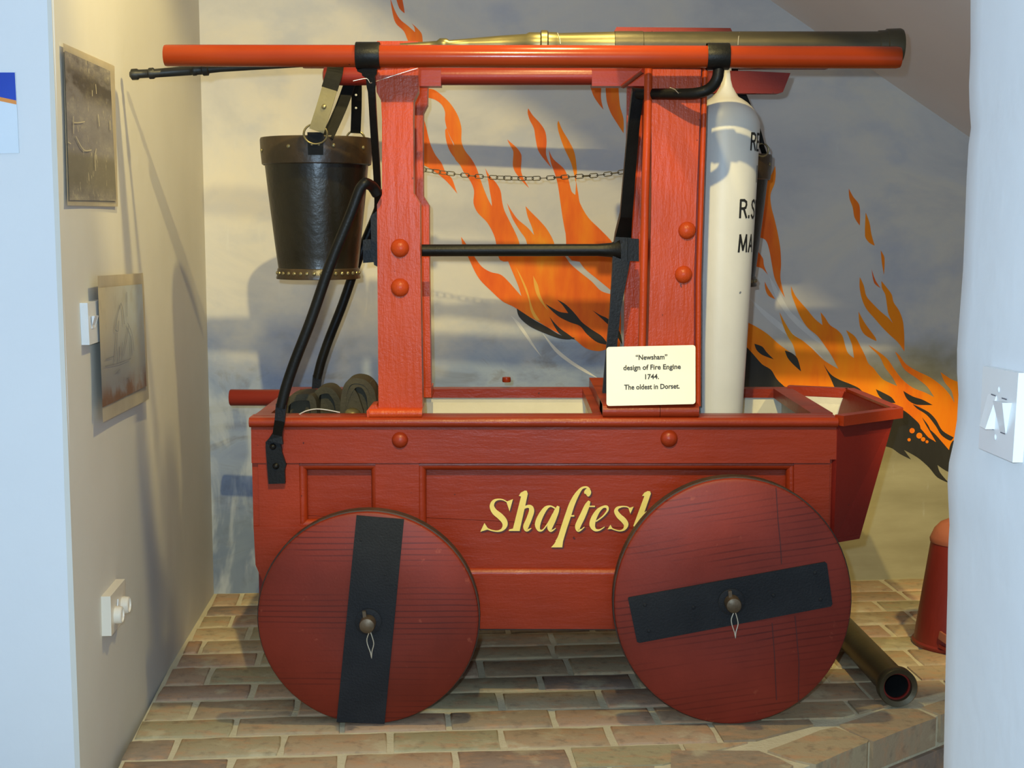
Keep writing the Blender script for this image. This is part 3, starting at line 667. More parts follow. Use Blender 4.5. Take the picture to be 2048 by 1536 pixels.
part('rear_board', bm_prism([P(x, y, YP) + Vector((-0.022, 0.33, 0)) for x, y in ((1303, 62), (1402, 62), (1396, 812), (1293, 812))], (0, 0.022, 0)), RED_V, bev=0.002)
zb1 = Z(809, YF); zb0 = ZR
part('casing_base', bull(X(1205, YF), X(1318, YF), YF - 0.01, (zb1 + Z(836, YF)) / 2, (zb1 - Z(836, YF)) / 2, 0.1), RED_H, smooth=True)
part('casing_base', bull(X(1319, YF), X(1396, YF), YF - 0.0095, (zb1 + Z(836, YF)) / 2, (zb1 - Z(836, YF)) / 2, 0.1), RED_H, smooth=True)
part('casing_base', bm_box(X(1205, YF), X(1396, YF), YF + 0.02, YB, ZR, zb1 - 0.002), RED_H, bev=0.003)
boss(1374, 461, YP, 0.0185); boss(1367, 549, YP, 0.0185)
cap = [P(1228, 64, 3.1), P(1233, 54, 3.1), P(1461, 56, 3.1), P(1466, 66, 3.1)]
part('casing_cap', bm_prism(cap, (0, 0.14, 0)), RED_H, bev=0.002)
# cross beam through both uprights
YX = 3.20
def hx(x0, x1, y, r, **k): return bm_tube([P(x0, y, YX), P(x1, y, YX)], r, 16)
part('cross_beam', bm_tube([P(646, 152, YX), P(649, 152, YX), P(660, 152, YX), P(1225, 152, YX)], [0.010, 0.019, 0.021, 0.020], 18), RED_BEAM, smooth=True)
for x0, x1 in ((830, 882), (1184, 1300)):
    a, b = P(x0, 134, YX - 0.024), P(x1, 172, YX - 0.024)
    part('beam_block', bm_box(a.x, b.x, YX - 0.024, YX + 0.024, b.z, a.z), RED_BEAM, bev=0.008, seg=3)
part('beam_end', bm_px([(1396, 141), (1500, 142), (1581, 146), (1566, 184), (1556, 187), (1396, 186)], YX - 0.01, 0.028), RED_BEAM, bev=0.002)
part('peg', bm_tube([P(1246, 172, 3.15), P(1287, 141, 3.02)], 0.0055, 10), RED_BEAM, smooth=True)
# rocking shaft, arms and handle poles
YS = 3.15
part('shaft', bm_tube([P(728, 502, YS), P(760, 501, YS), P(1195, 500, YS), P(1222, 500, YS), P(1240, 499, YS)], [0.0135, 0.0135, 0.0135, 0.016, 0.024], 16), IRON, smooth=True)
part('shaft_bearing', bm_px([(1256, 477), (1278, 478), (1278, 523), (1256, 522)], YS - 0.025, 0.05), IRON, bev=0.004)
part('shaft_bearing', bm_px([(726, 480), (752, 478), (752, 524), (726, 526)], YS - 0.03, 0.06), IRON, bev=0.004)
part('pawl', bm_px([(741, 432), (756, 420), (758, 520), (756, 534), (748, 530), (743, 500)], YS - 0.06, 0.02), IRON, bev=0.003)
YH = 2.86
def arm(name, pts, w, t=0.02, side=(1, 0, 0)): return part(name, bm_bar(cr(pts, 4), w, t, side), IRON, bev=0.003)
pl = cr([P(736, 132, YH), P(741, 152, YH + 0.01), P(744, 190, YH + 0.03), P(748, 260, YH + 0.09), P(754, 350, YH + 0.17), P(755, 420, YH + 0.24), P(744, 500, YS)], 4)
part('rocking_arm', bm_bar(pl, [0.045 if i < 2 else (0.03 if i < 4 else (0.018 if i < 7 else 0.0145)) for i in range(len(pl))], 0.016), IRON, bev=0.002)
prr = cr([P(1438, 132, YH), P(1434, 158, YH), P(1418, 178, YH + 0.01), P(1390, 187, YH + 0.02), P(1340, 188, YH + 0.06), P(1276, 188, YH + 0.12)], 4)
part('rocking_arm', bm_tube(prr, 0.0115, 12), IRON, smooth=True)
part('rocking_arm', bm_bar([P(1276, 180, YH + 0.12), P(1268, 240, YH + 0.15), P(1260, 330, YH + 0.20), P(1252, 430, YH + 0.25), P(1246, 470, YS), P(1244, 500, YS), P(1240, 540, YS), P(1230, 620, YS), P(1214, 790, YS)], [0.024, 0.024, 0.025, 0.027, 0.036, 0.042, 0.036, 0.024, 0.022], 0.022), IRON, bev=0.004)
def pole(name, x0, y0, x1, y1, Y, r):
    a, b = P(x0, y0, Y), P(x1, y1, Y); d = (b - a).normalized()
    return part(name, bm_tube([a, a + d * 0.004, a + (b - a) * 0.5, b - d * 0.008, b], [r * 0.93, r * 0.97, r * 1.02, r, r * 0.92], 24), RED_POLE, smooth=True)
pole('handle_pole', 330, 111, 1800, 115, YH, 0.0222)
pole('handle_pole', 606, 119, 1656, 121, 3.50, 0.0225)
def band(x0, x1, y):
    a, b = P(x0, y, YH), P(x1, y, YH)
    return part('clamp_band', bm_lathe([(0.0262, 0), (0.0268, 0.002), (0.0268, (b - a).length - 0.002), (0.0262, (b - a).length), (0.02, (b - a).length), (0.02, 0)], a, (b - a), 28, cap=False), IRON, smooth=True)
band(712, 760, 111); band(1413, 1458, 113)
part('rocking_arm', bm_bar([P(800, 470, 3.3), P(800, 300, 3.4), P(800, 130, 3.5)], 0.02, 0.016), IRON)
part('rocking_arm', bm_bar([P(1340, 470, 3.36), P(1340, 300, 3.42), P(1340, 130, 3.5)], 0.02, 0.016), IRON)
# iron stays from the works to the tub sides
st = [(752, 388), (742, 372), (730, 366), (720, 378), (703, 424), (660, 530), (622, 640), (590, 722), (572, 775), (562, 815)]
def stay(dy, k):
    pts = [P(x, y, YF - 0.035) + Vector((0, dy, 0)) for x, y in st]
    pts[0] += Vector((0, 0.03 * k, 0)); pts[1] += Vector((0, 0.02 * k, 0))
    s = part('stay', bm_tube(cr(pts, 4), 0.0115, 12), IRON, smooth=True)
    q = [P(x, y, YF - 0.035 if y < 850 else YF - 0.018) + Vector((0, dy, 0)) for x, y in ((563, 808), (560, 840), (555, 868), (551, 884))]
    obj('stay_foot', bm_bar(q, [0.022, 0.021, 0.020, 0.034], 0.012), IRON, s, bev=0.002)
    return s
s1 = stay(0, 1); stay(0.545, -1)
pp = [(531, 884), (541, 874), (560, 878), (564, 906), (572, 930), (569, 940), (570, 967), (537, 968), (532, 905)]
obj('stay_plate', bm_px(pp, YF - 0.014, 0.012), IRON, s1, bev=0.002)
for x, y in ((546, 893), (552, 932)): obj('bolt', bm_dome(P(x, y, YF - 0.013), 0.0075, (0, -1, 0), 0.008, 10, 3), IRON, s1, smooth=True)
# carrying bar behind the left end, little peg on the far rim
part('carrying_bar', bm_tube([P(460, 795, 3.52), P(462, 795, 3.52), P(800, 796, 3.52)], [0.019, 0.021, 0.021], 20), RED_BEAM, smooth=True)
part('rim_peg', bm_lathe([(0.010, 0), (0.011, 0.004), (0.010, 0.012), (0.004, 0.0125)], P(1013, 764, YB - 0.01), (0, 0, 1), 14), RED_H, smooth=True)

# wheels
def wheel(x0, x1, zt_, Yw, strap, hub, dirn=-1, front=True, mat=WHEEL):
    cx, rx, rz = (x0 + x1) / 2, (x1 - x0) / 2, zt_ / 2; th = 0.048
    c = Vector((cx, Yw, rz))
    def ell(prof, nm, mat, parent):
        bm = bm_loops([[Vector((cx + (rx - q) * math.cos(2 * math.pi * k / 72), Yw + h, rz + (rz - q) * math.sin(2 * math.pi * k / 72))) for k in range(72)] for q, h in prof])
        return obj(nm, bm, mat, parent, smooth=True)
    W = ell([(rx * 0.6, 0.0), (0.010, 0.0), (0.004, 0.003), (0.0025, 0.008), (0.0025, th)], 'wheel', mat, ENG)
    ell([(0.0025, 0.012), (0.0, 0.013), (0.0, th - 0.006), (0.0025, th - 0.005)], 'tyre', TYRE, W)
    if front:
        s = obj('iron_strap', bm_px(strap, Yw - 0.004, 0.005), STRAP_IRON, W, bev=0.0012)
        h = P(hub[0], hub[1], Yw - 0.004)
        obj('hub_washer', bm_lathe([(0.028, 0.0), (0.028, 0.004), (0.024, 0.006), (0.014, 0.006)], h, (0, -1, 0), 28), STRAP_IRON, W, smooth=True)
        obj('axle_end', bm_lathe([(0.0165, 0.0), (0.0165, 0.030), (0.0150, 0.034), (0.009, 0.0365), (0.001, 0.037)], h, (0, -1, 0), 24), RUST, W, smooth=True)
        lp_ = h + Vector((-0.004, -0.018, 0))
        obj('linch_pin', bm_bar([lp_ + Vector((-.001, 0, 0.010)), lp_ + Vector((-.003, 0, 0.028))], 0.007, 0.007), RUST, W, bev=0.001)
        q = h + Vector((0.004, -0.016, -0.016))
        loop = cr([q + Vector(v) for v in ((0, 0, 0), (-0.006, 0, -0.016), (-0.005, 0, -0.028), (0.001, 0, -0.046), (0.003, 0, -0.058), (0.004, 0, -0.044), (0.008, 0, -0.028), (0.006, 0, -0.016), (0.001, 0, 0))], 3)
        obj('split_pin', bm_tube(loop, 0.0011, 6), WIRE, W, smooth=True)
    return W
w1 = wheel(-0.535, -0.067, 0.4605, 2.85, [(713, 1031), (808, 1039), (769, 1448), (673, 1444)], (737, 1243))
w2 = wheel(0.211, 0.712, 0.531, 2.85, [(1256, 1197), (1258, 1195), (1650, 1124), (1654, 1127), (1665, 1208), (1662, 1213), (1279, 1286), (1274, 1284)], (1463, 1203), mat=WHEEL_B)
for x, y in ((1290, 1210), (1387, 1215), (1298, 1262), (1630, 1146), (1641, 1199), (1547, 1191)):
    obj('strap_nail', bm_dome(P(x, y, 2.8465), 0.0045, (0, -1, 0), 0.003, 8, 2), STRAP_IRON, w2, smooth=True)
for x, y in ((713, 1402), (722, 1080), (770, 1150)):
    obj('strap_nail', bm_dome(P(x, y, 2.8465), 0.003, (0, -1, 0), 0.002, 8, 2), STRAP_IRON, w1, smooth=True)
wheel(-0.535, -0.067, 0.4605, 3.49, None, None, front=False)
wheel(0.211, 0.712, 0.531, 3.49, None, None, front=False)
# shrinkage splits in the big wheel: thin dark gaps
def crack(pts, par): return obj('split', bm_bar([P(x, y, 2.8495) for x, y in pts], 0.0016, 0.0006, (1, 0, 0)), SHADE, par)
crack([(1552, 975), (1556, 1040), (1561, 1090), (1563, 1128)], w2); crack([(1544, 1246), (1549, 1310), (1553, 1400)], w2); crack([(1590, 1232), (1598, 1325), (1597, 1405)], w2)
for px, yy in ((737, 1243), (1463, 1203)):
    a = P(px, yy, 2.85); part('axle', bm_tube([Vector((a.x, 2.87, a.z)), Vector((a.x, 3.52, a.z))], 0.018, 14), TYRE, smooth=True)
    part('axle_bed', bm_box(a.x - 0.03, a.x + 0.03, 2.96, 3.44, a.z - 0.005, ZB + 0.004), RED_DEEP)
part('under_strip', bm_box(XL + 0.02, XR - 0.02, YF + 0.012, YF + 0.03, ZB - 0.006, ZB), TYRE)

# painted lettering on the long panel
zl = T(940, 960, 5.12)
ZC = [0]
def stroke(bm, pts, off, d=(0, 0), Y=None):
    ZC[0] += 1; Y = YF + 0.0235 - off - (ZC[0] % 40) * 0.000006
    c = cr([(x, y, w_) for x, y, w_ in pts], 5, sharp=False); L = []; R = []
    for i, p in enumerate(c):
        a, b = c[max(i - 1, 0)], c[min(i + 1, len(c) - 1)]; t = Vector((b.x - a.x, b.y - a.y)); t.normalize(); n = Vector((-t.y, t.x))
        for lst, s in ((L, 1), (R, -1)):
            x, y = zl(p.x + n.x * p.z / 2 * s + d[0], p.y + n.y * p.z / 2 * s + d[1]); lst.append(bm.verts.new(P(x, y, Y)))
    for i in range(len(c) - 1): bm.faces.new((L[i], L[i + 1], R[i + 1], R[i]))
def blob(bm, pts, off, d=(0, 0)):
    ZC[0] += 1; Yb = YF + 0.0235 - off - (ZC[0] % 40) * 0.000006
    vs = [bm.verts.new(P(*zl(x + d[0], y + d[1]), Yb)) for x, y in pts]
    for t in tessellate_polygon([[Vector((x, y, 0)) for x, y in pts]]): bm.faces.new([vs[i] for i in t])
LET = [
 ([[(392, 232, 10), (335, 202, 12), (280, 200, 18), (240, 222, 34), (224, 270, 46), (252, 325, 58), (308, 372, 64), (350, 420, 60), (358, 465, 50), (330, 508, 28), (280, 524, 16), (220, 515, 14), (165, 494, 18)]], [[(440, 195), (405, 322), (372, 222)], [(105, 530), (148, 440), (190, 504)]]),
 ([[(508, 345, 10), (545, 292, 22), (592, 270, 30), (624, 282, 46), (630, 322, 54), (602, 405, 56), (572, 478, 56), (582, 516, 28), (628, 494, 8)]], [[(500, 162), (520, 130), (560, 108), (582, 110), (592, 140), (575, 220), (508, 522), (395, 522), (402, 506), (440, 497), (522, 170)]]),
 ([[(872, 290, 16), (825, 268, 16), (775, 290, 40), (722, 370, 54), (692, 455, 56), (706, 512, 30), (745, 512, 14), (800, 440, 12), (850, 345, 12)], [(905, 268, 26), (885, 320, 50), (850, 410, 56), (818, 480, 56), (825, 518, 30), (852, 512, 14), (878, 492, 8)]], []),
 ([[(1222, 100, 26), (1195, 74, 20), (1145, 84, 24), (1092, 152, 46), (1045, 245, 58), (1005, 360, 62), (965, 480, 62), (930, 590, 64), (910, 640, 78)], [(1000, 367, 16), (1068, 367, 16)], [(1195, 158, 20), (1202, 150, 56), (1205, 125, 72), (1210, 98, 50), (1212, 90, 16)]], [[(830, 690), (945, 690), (952, 630), (885, 615), (862, 655)]]),
 ([[(1222, 215, 24), (1200, 260, 50), (1152, 370, 60), (1105, 470, 58), (1108, 514, 36), (1140, 508, 14), (1172, 480, 8)], [(1205, 270, 14), (1280, 270, 14)]], []),
 ([[(1290, 424, 12), (1360, 372, 14), (1408, 312, 20), (1402, 276, 28), (1362, 276, 24), (1312, 315, 42), (1268, 390, 56), (1252, 460, 58), (1278, 508, 32), (1325, 512, 16), (1378, 480, 8)]], []),
 ([[(1645, 300, 12), (1612, 276, 12), (1560, 272, 14), (1512, 286, 28), (1496, 320, 42), (1525, 368, 52), (1572, 412, 56), (1598, 455, 50), (1582, 500, 28), (1540, 520, 14), (1490, 512, 12), (1445, 494, 14)]], [[(1676, 272), (1642, 346), (1622, 288)], [(1408, 506), (1438, 458), (1462, 500)]]),
 ([[(1700, 470, 40), (1720, 510, 24), (1770, 500, 20), (1830, 430, 40), (1845, 360, 50), (1815, 330, 24), (1770, 350, 12)]], [[(1762, 162), (1785, 130), (1820, 112), (1845, 116), (1852, 140), (1720, 520), (1672, 470), (1785, 165)]])]
for L_, F_ in LET:
    for mat, off, d, nm in ((SHADE, 0.0006, (13, 13), 'letter_shade'), (SHADE, 0.0005, (7, 8), 'letter_shade'), (GOLD, 0.0012, (0, 0), 'painted_letter')):
        bm = bmesh.new()
        for s in L_: stroke(bm, s, off, d)
        for f in F_: blob(bm, f, off, d)
        obj(nm, bm, mat, ENG, norm=False)

# ------------------------------------------------------------------ things on and around the engine
def text_mesh(body, size, bold=0.0):
    cu = bpy.data.curves.new('lettering', 'FONT'); cu.body = body; cu.size = size; cu.align_x = 'CENTER'; cu.resolution_u = 3; cu.offset = bold
    o = bpy.data.objects.new('lettering', cu); COL.objects.link(o); bpy.context.view_layer.update()
    me = bpy.data.meshes.new_from_object(o.evaluated_get(bpy.context.evaluated_depsgraph_get()))
    bpy.data.objects.remove(o); bpy.data.curves.remove(cu); return me

# card with the printed text
YC = 2.915
cc = [P(1213, 812, YC), P(1391, 808, YC), P(1391, 691, YC + 0.015), P(1213, 694, YC + 0.015)]
CARDT = thing('information_card', 'small ivory card with printed lines standing against the red casing', 'card', tuple((cc[0] + cc[1]) / 2))
cx_ = (cc[1] - cc[0]).normalized(); cz_ = (cc[3] - cc[0]).normalized(); cn = cx_.cross(cz_).normalized()
bm = bmesh.new(); rr = 0.006; Wc, Hc = (cc[1] - cc[0]).length, (cc[3] - cc[0]).length; ol = []
for (ux, uy, a0) in ((Wc - rr, rr, -90), (Wc - rr, Hc - rr, 0), (rr, Hc - rr, 90), (rr, rr, 180)):
    for k in range(5):
        a = math.radians(a0 + 22.5 * k); ol.append(cc[0] + cx_ * (ux + rr * math.cos(a)) + cz_ * (uy + rr * math.sin(a)))
if cn.y > 0: cn = -cn
obj('board', bm_prism(ol, -cn * 0.004), CARD, CARDT)
for body, fx, fy, s in (('\u201cNewsham\u201d', 1303, 722, 0.0185), ('design of Fire Engine', 1304, 742, 0.0185), ('1744.', 1303, 761, 0.0185), ('The oldest in Dorset.', 1304, 781, 0.0185)):
    me = text_mesh(body, s, 0.0005); me.materials.append(INK)
    wtarget = {'1744.': 28, 'design of Fire Engine': 116, 'The oldest in Dorset.': 112}.get(body, 64) * YC / FPX
    xs = [v.co.x for v in me.vertices]; k = wtarget / (max(xs) - min(xs))
    tfx = (fx - 1213) / 178 * Wc; tfz = (812 - fy) / 118 * Hc
    for v in me.vertices: v.co = cc[0] + cx_ * (tfx + v.co.x * k) + cz_ * (tfz + 0.001 + v.co.y * 0.80) + cn * 0.0006
    link('printed_line', me, None, CARDT)

# white bottle-shaped canister
YV = 3.20
def vc(py): t = (py - 150) / 700; return P(1452 - 22 * t, py, YV)
VES = thing('canister', 'tall white bottle-shaped canister with black stencilled letters standing in the tub', 'canister', (vc(850).x, YV, ZR - 0.265))
k_ = YV / FPX
def prof_loops(rows, seg=48): return [[vc(y) + Vector((r * k_ * math.cos(2 * math.pi * i / seg), r * k_ * math.sin(2 * math.pi * i / seg), 0)) for i in range(seg)] for y, r in rows]
rows_v = [(1010, 48), (1004, 50), (828, 54), (700, 58), (560, 62), (420, 66), (300, 68.5), (262, 69.5), (246, 69), (234, 65), (224, 60), (214, 52), (206, 44), (199, 34), (194, 26), (186, 21), (174, 15), (160, 12), (140, 10.5), (134, 10)]
body = obj('body', bm_loops(prof_loops(rows_v)), VESSEL, VES, smooth=True)
def vr(py):
    for (y1, r1), (y0, r0) in zip(rows_v, rows_v[1:]):
        if y0 <= py <= y1: return (r0 + (r1 - r0) * (py - y0) / (y1 - y0)) * k_
    return 0.06
FNT = {'R': (0.52, [[(0, 0), (0, 1), (.28, 1), (.46, .90), (.48, .74), (.42, .58), (.26, .52), (0, .52)], [(.26, .52), (.52, 0)]]),
       'E': (0.46, [[(.44, 0), (0, 0), (0, 1), (.44, 1)], [(0, .52), (.38, .52)]]), 'I': (0.06, [[(0, 0), (0, 1)]]), '.': (0.06, [[(0, 0), (0, .09)]]),
       'S': (0.46, [[(.44, .86), (.34, .98), (.20, 1), (.06, .92), (.02, .76), (.10, .60), (.34, .44), (.44, .30), (.42, .12), (.28, 0), (.14, 0), (0, .14)]]),
       'V': (0.30, [[(0, 1), (.24, 0)]]), 'M': (0.68, [[(0, 0), (.06, 1), (.34, .10), (.62, 1), (.68, 0)]]), 'A': (0.54, [[(0, 0), (.27, 1), (.54, 0)], [(.10, .34), (.44, .34)]])}
def wrap(txt, px, py_bot, hpx):
    bm = bmesh.new(); hh = hpx * k_; c = vc(py_bot); r0 = vr(py_bot); x = 0.0
    ph0 = math.asin(max(-1, min(1, ((px - 1024) * YV / FPX - c.x) / r0)))
    def put(u, v):
        z = v * hh; pyy = py_bot - z / k_; r = vr(pyy) + 0.0006; q = vc(pyy); a = ph0 + u * hh * 0.92 / r
        return bm.verts.new((q.x + r * math.sin(a), YV - r * math.cos(a), c.z + z))
    for chx in txt:
        wd, strokes = FNT[chx]
        for st_ in strokes:
            for (xa, ya), (xb, yb) in zip(st_, st_[1:]):
                d = Vector((xb - xa, yb - ya)); d.normalize(); n = Vector((-d.y, d.x)) * 0.078; e = d * 0.05
                m = 4
                L = [put(x + xa - e.x + (xb - xa + 2 * e.x) * i / m + n.x, ya - e.y + (yb - ya + 2 * e.y) * i / m + n.y) for i in range(m + 1)]
                R = [put(x + xa - e.x + (xb - xa + 2 * e.x) * i / m - n.x, ya - e.y + (yb - ya + 2 * e.y) * i / m - n.y) for i in range(m + 1)]
                for i in range(m): bm.faces.new((L[i], L[i + 1], R[i + 1], R[i]))
        x += wd + 0.24
    obj('stencilled_letters', bm, BLACKINK, VES, norm=False)
wrap('REI', 1487, 302, 31); wrap('I', 1503, 364, 30); wrap('R.SV', 1467, 435, 33); wrap('MA', 1466, 502, 32)

# chain
CHN = thing('chain', 'thin dark chain hanging slack between the uprights', 'chain', tuple(P(1040, 360, 3.40)))
ch = cr([(838, 338), (900, 347), (960, 353), (1050, 357), (1130, 354), (1200, 350), (1250, 343)], 24)
def lk():
    bm = bmesh.new(); L, Wd, r = 0.0205, 0.0095, 0.0011; path = []
    for k in range(16):
        a = 2 * math.pi * k / 16; s = 1 if math.cos(a) > 0 else -1
        path.append(Vector((s * (L / 2 - Wd / 2) + Wd / 2 * math.cos(a), Wd / 2 * math.sin(a), 0)))
    loops = []
    for i, p in enumerate(path):
        t = (path[(i + 1) % 16] - path[i - 1]).normalized(); n = Vector((-t.y, t.x, 0))
        loops.append([p + n * r * math.cos(b * math.pi / 3) + Vector((0, 0, r * math.sin(b * math.pi / 3))) for b in range(6)])
    R = [[bm.verts.new(c) for c in l] for l in loops]
    for a, b in zip(R, R[1:] + R[:1]):
        for i in range(6): bm.faces.new((a[i], a[(i + 1) % 6], b[(i + 1) % 6], b[i]))
    me = bpy.data.meshes.new('link'); bm.to_mesh(me); bm.free(); me.materials.append(CHAIN)
    for p in me.polygons: p.use_smooth = True
    return me
LK = lk(); pts = [P(p.x, p.y, 3.40) for p in ch]; acc = 0; last = pts[0]; tw = 0; nl = 0; want = 0.008
for a, b in zip(pts, pts[1:]):
    seg = (b - a).length; t = 0
    while acc + (seg - t) >= want:
        t += want - acc; acc = 0; want = 0.0172; p = a + (b - a) * (t / seg); d = (b - a).normalized()
        o = link('link', LK, None)
        twist = math.radians(rb.choice((82, 74, 88, 30)) if nl % 2 else rb.choice((2, 8, -6)))
        yv = Vector((0, math.sin(twist), math.cos(twist))); yv = (yv - d * yv.dot(d)).normalized(); zv = d.cross(yv)
        o.matrix_basis = Matrix(((d.x, yv.x, zv.x, p.x), (d.y, yv.y, zv.y, p.y), (d.z, yv.z, zv.z, p.z), (0, 0, 0, 1))); adopt(o, CHN); nl += 1
    acc += seg - t

# leather buckets
def bucket(cx_px, Yc, ybot, label, straps=True):
    k = Yc / FPX; zb_ = P(cx_px, ybot, Yc).z; cxw = P(cx_px, 420, Yc).x; c = Vector((cxw, Yc, zb_)); s = 3.3 / FPX
    Bk = thing('fire_bucket', label, 'bucket', tuple(c), 'leather fire buckets hung on the engine')
    H = 0.322
    prof = [(0.060, 0.012), (0.083 * 1.13, 0.0), (0.0955, 0.006), (0.0925, 0.020), (0.0965, 0.05), (0.1045, 0.12), (0.1135, 0.20), (0.1205, 0.27), (0.1225, 0.300), (0.1235, H), (0.1195, H), (0.1165, 0.27), (0.098, 0.09), (0.088, 0.03), (0.02, 0.028)]
    obj('bucket_body', bm_lathe(prof, c, (0, 0, 1), 48), LEATHER, Bk, smooth=True)
    obj('rim_band', bm_lathe([(0.1235, H - 0.060), (0.1265, H - 0.058), (0.1290, H - 0.03), (0.1300, H - 0.002), (0.1285, H + 0.002), (0.1240, H + 0.001), (0.1232, H - 0.03)], c, (0, 0, 1), 48, cap=False), LEATHER_BAND, Bk, smooth=True)
    obj('base_band', bm_lathe([(0.0935, 0.024), (0.0955, 0.022), (0.0965, 0.008), (0.0985, 0.002), (0.0980, -0.001), (0.092, 0.0)], c, (0, 0, 1), 48, cap=False), LEATHER_BAND, Bk, smooth=True)
    bm = bm_dome(Vector((0, 0, 0)), 0.0048, (0, -1, 0), 0.0035, 10, 3); st_me = bpy.data.meshes.new('stud'); bmesh.ops.recalc_face_normals(bm, faces=bm.faces[:]); bm.to_mesh(st_me); bm.free(); st_me.materials.append(BUCKLE)
    for a, z, r in [(x, 0.013, 0.0962) for x in (-84, -72, -60, -48, -38, -28, -19, -9, 1, 11, 21, 31, 41, 52, 64, 76)] + [(-78, H - 0.028, 0.129), (-32, H - 0.022, 0.1292), (14, H - 0.02, 0.1292), (-7.5, H - 0.018, 0.1325), (-0.8, H - 0.018, 0.1325), (52, H - 0.022, 0.129), (82, H - 0.028, 0.129)]:
        o = link('stud', st_me, None); ang = math.radians(a + 11)
        o.location = c + Vector((r * math.sin(ang), -r * math.cos(ang), z)); o.rotation_euler = (0, 0, ang); adopt(o, Bk)
    a = math.radians(7)
    d = Vector((math.sin(a), -math.cos(a), 0))
    e = Vector((math.cos(a), math.sin(a), 0))
    def tab(ang, wd=0.034):
        d = Vector((math.sin(ang), -math.cos(ang), 0)); e = Vector((math.cos(ang), math.sin(ang), 0))
        q = c + d * 0.1305
        return bm_prism([q - e * wd / 2 + Vector((0, 0, H - 0.042)), q + e * wd / 2 + Vector((0, 0, H - 0.042)), q + e * wd / 2 * 1.05 + Vector((0, 0, H + 0.008)), q - e * wd / 2 * 1.05 + Vector((0, 0, H + 0.008))], d * 0.004)
    obj('ring_tab', tab(a), LEATHER_STRAP, Bk, bev=0.001); obj('ring_tab', tab(math.pi - 0.55), LEATHER_STRAP, Bk, bev=0.001)
    return Bk, c
def ring(parent, c, r, nrm, th=0.0026, sz=0.85):
    nrm = Vector(nrm).normalized(); u = Vector((0, 0, 1)); u = (u - nrm * u.dot(nrm)).normalized(); w_ = nrm.cross(u); bm = bmesh.new(); R = []
    for k in range(24):
        a = 2 * math.pi * k / 24; rd = u * math.cos(a) * sz + w_ * math.sin(a); p = c + rd * r
        R.append([bm.verts.new(p + rd * th * math.cos(b) + nrm * th * math.sin(b)) for b in [i * math.pi / 4 for i in range(8)]])
    for a, b in zip(R, R[1:] + R[:1]):
        for i in range(8): bm.faces.new((a[i], a[(i + 1) % 8], b[(i + 1) % 8], b[i]))
    return obj('ring', bm, BUCKLE, parent, smooth=True)
B1, bc = bucket(635, 3.30, 556, 'dark leather fire bucket with studded rim, hanging in full view left of the post')
ring(B1, P(631, 268, 3.165), 0.026, (0.1, -1, 0)); ring(B1, P(711, 277, 3.37), 0.021, (0.1, -1, 0))
def strap(parent, pts, w_, mat, t=0.004, nm='strap', side=(1, 0, 0.3)): return obj(nm, bm_bar(cr(pts, 5), w_, t, side), mat, parent, bev=0.001)
strap(B1, [P(633, 262, 3.160), P(648, 215, 3.158), P(659, 178, 3.160)], 0.034, LEATHER_OLIVE, side=(1, 0, -0.35))
strap(B1, [P(659, 178, 3.161), P(669, 145, 3.168), P(673, 125, 3.19), P(684, 122, 3.22), P(709, 133, 3.24), P(700, 165, 3.24), P(682, 215, 3.22), P(655, 275, 3.18)], [0.036] * 16 + [0.026] * 20, LEATHER_STRAP, side=(1, 0, -0.35))
strap(B1, [P(711, 128, 3.25), P(713, 165, 3.30), P(713, 215, 3.34), P(711, 266, 3.365)], 0.024, LEATHER_STRAP)
for x, y, Y in ((648, 213, 3.154),): obj('strap_rivet', bm_dome(P(x, y, Y), 0.0055, (0, -1, 0.1), 0.003, 12, 3), BUCKLE, B1, smooth=True)
for x, y, Y in ((712, 190, 3.318), (712, 216, 3.338)): obj('strap_hole', bm_dome(P(x, y, Y - 0.004), 0.0028, (0, -1, 0), 0.001, 8, 2), CREAM, B1)
B2, bc2 = bucket(1437, 3.53, 571, 'dark leather fire bucket mostly hidden behind the white canister')
strap(B2, [P(1467, 128, 3.50), P(1468, 150, 3.46), P(1478, 178, 3.455), P(1490, 206, 3.45), P(1512, 262, 3.42), P(1520, 290, 3.42)], 0.022, LEATHER_STRAP)
strap(B2, [P(1517, 275, 3.44), P(1526, 300, 3.46), P(1536, 330, 3.50)], 0.012, LEATHER_STRAP)
ring(B2, P(1524, 300, 3.42), 0.018, (0.4, -1, 0))

# branch pipes lying along the top
YQ = 2.926
BP = thing('branch_pipe', 'long tapered brass hose nozzle with rings lying behind the front handle pole', 'nozzle', tuple(P(1300, 118, YQ)))
kq = YQ / FPX
def xp(rows): 
    return [P(x, y, YQ) for x, y, r in rows], [r * kq for x, y, r in rows]
rows_b = [(800, 93, 6), (860, 91, 8), (874, 90.5, 8.5), (880, 90, 13), (893, 90, 13), (899, 90, 9.5), (940, 89, 12), (1000, 89, 17), (1052, 88.5, 20), (1058, 88.5, 23), (1080, 88.5, 23), (1083, 88.5, 27), (1094, 88.5, 27), (1097, 88.5, 23.5), (1112, 88.5, 23), (1116, 89, 22), (1228, 90, 25.5), (1229, 90, 26.5), (1285, 90, 26.5), (1286, 90, 25.5), (1480, 91, 27), (1755, 92, 28)]
p_, r_ = xp([q for q in rows_b if q[0] <= 1228]); obj('barrel', bm_tube(p_, r_, 28), BRASS, BP, smooth=True)
p_, r_ = xp([(1228, 90, 22)] + [q for q in rows_b if q[0] > 1228]); obj('barrel', bm_tube(p_, r_, 28), BRASS_DARK, BP, smooth=True)
p_, r_ = xp([(1754, 92, 28), (1756, 92, 30), (1770, 92, 30.5), (1772, 92, 33), (1798, 92, 34), (1803, 92, 32), (1803, 92, 26)]); obj('coupling', bm_tube(p_, r_, 28), BRASS_DARK, BP, smooth=True)
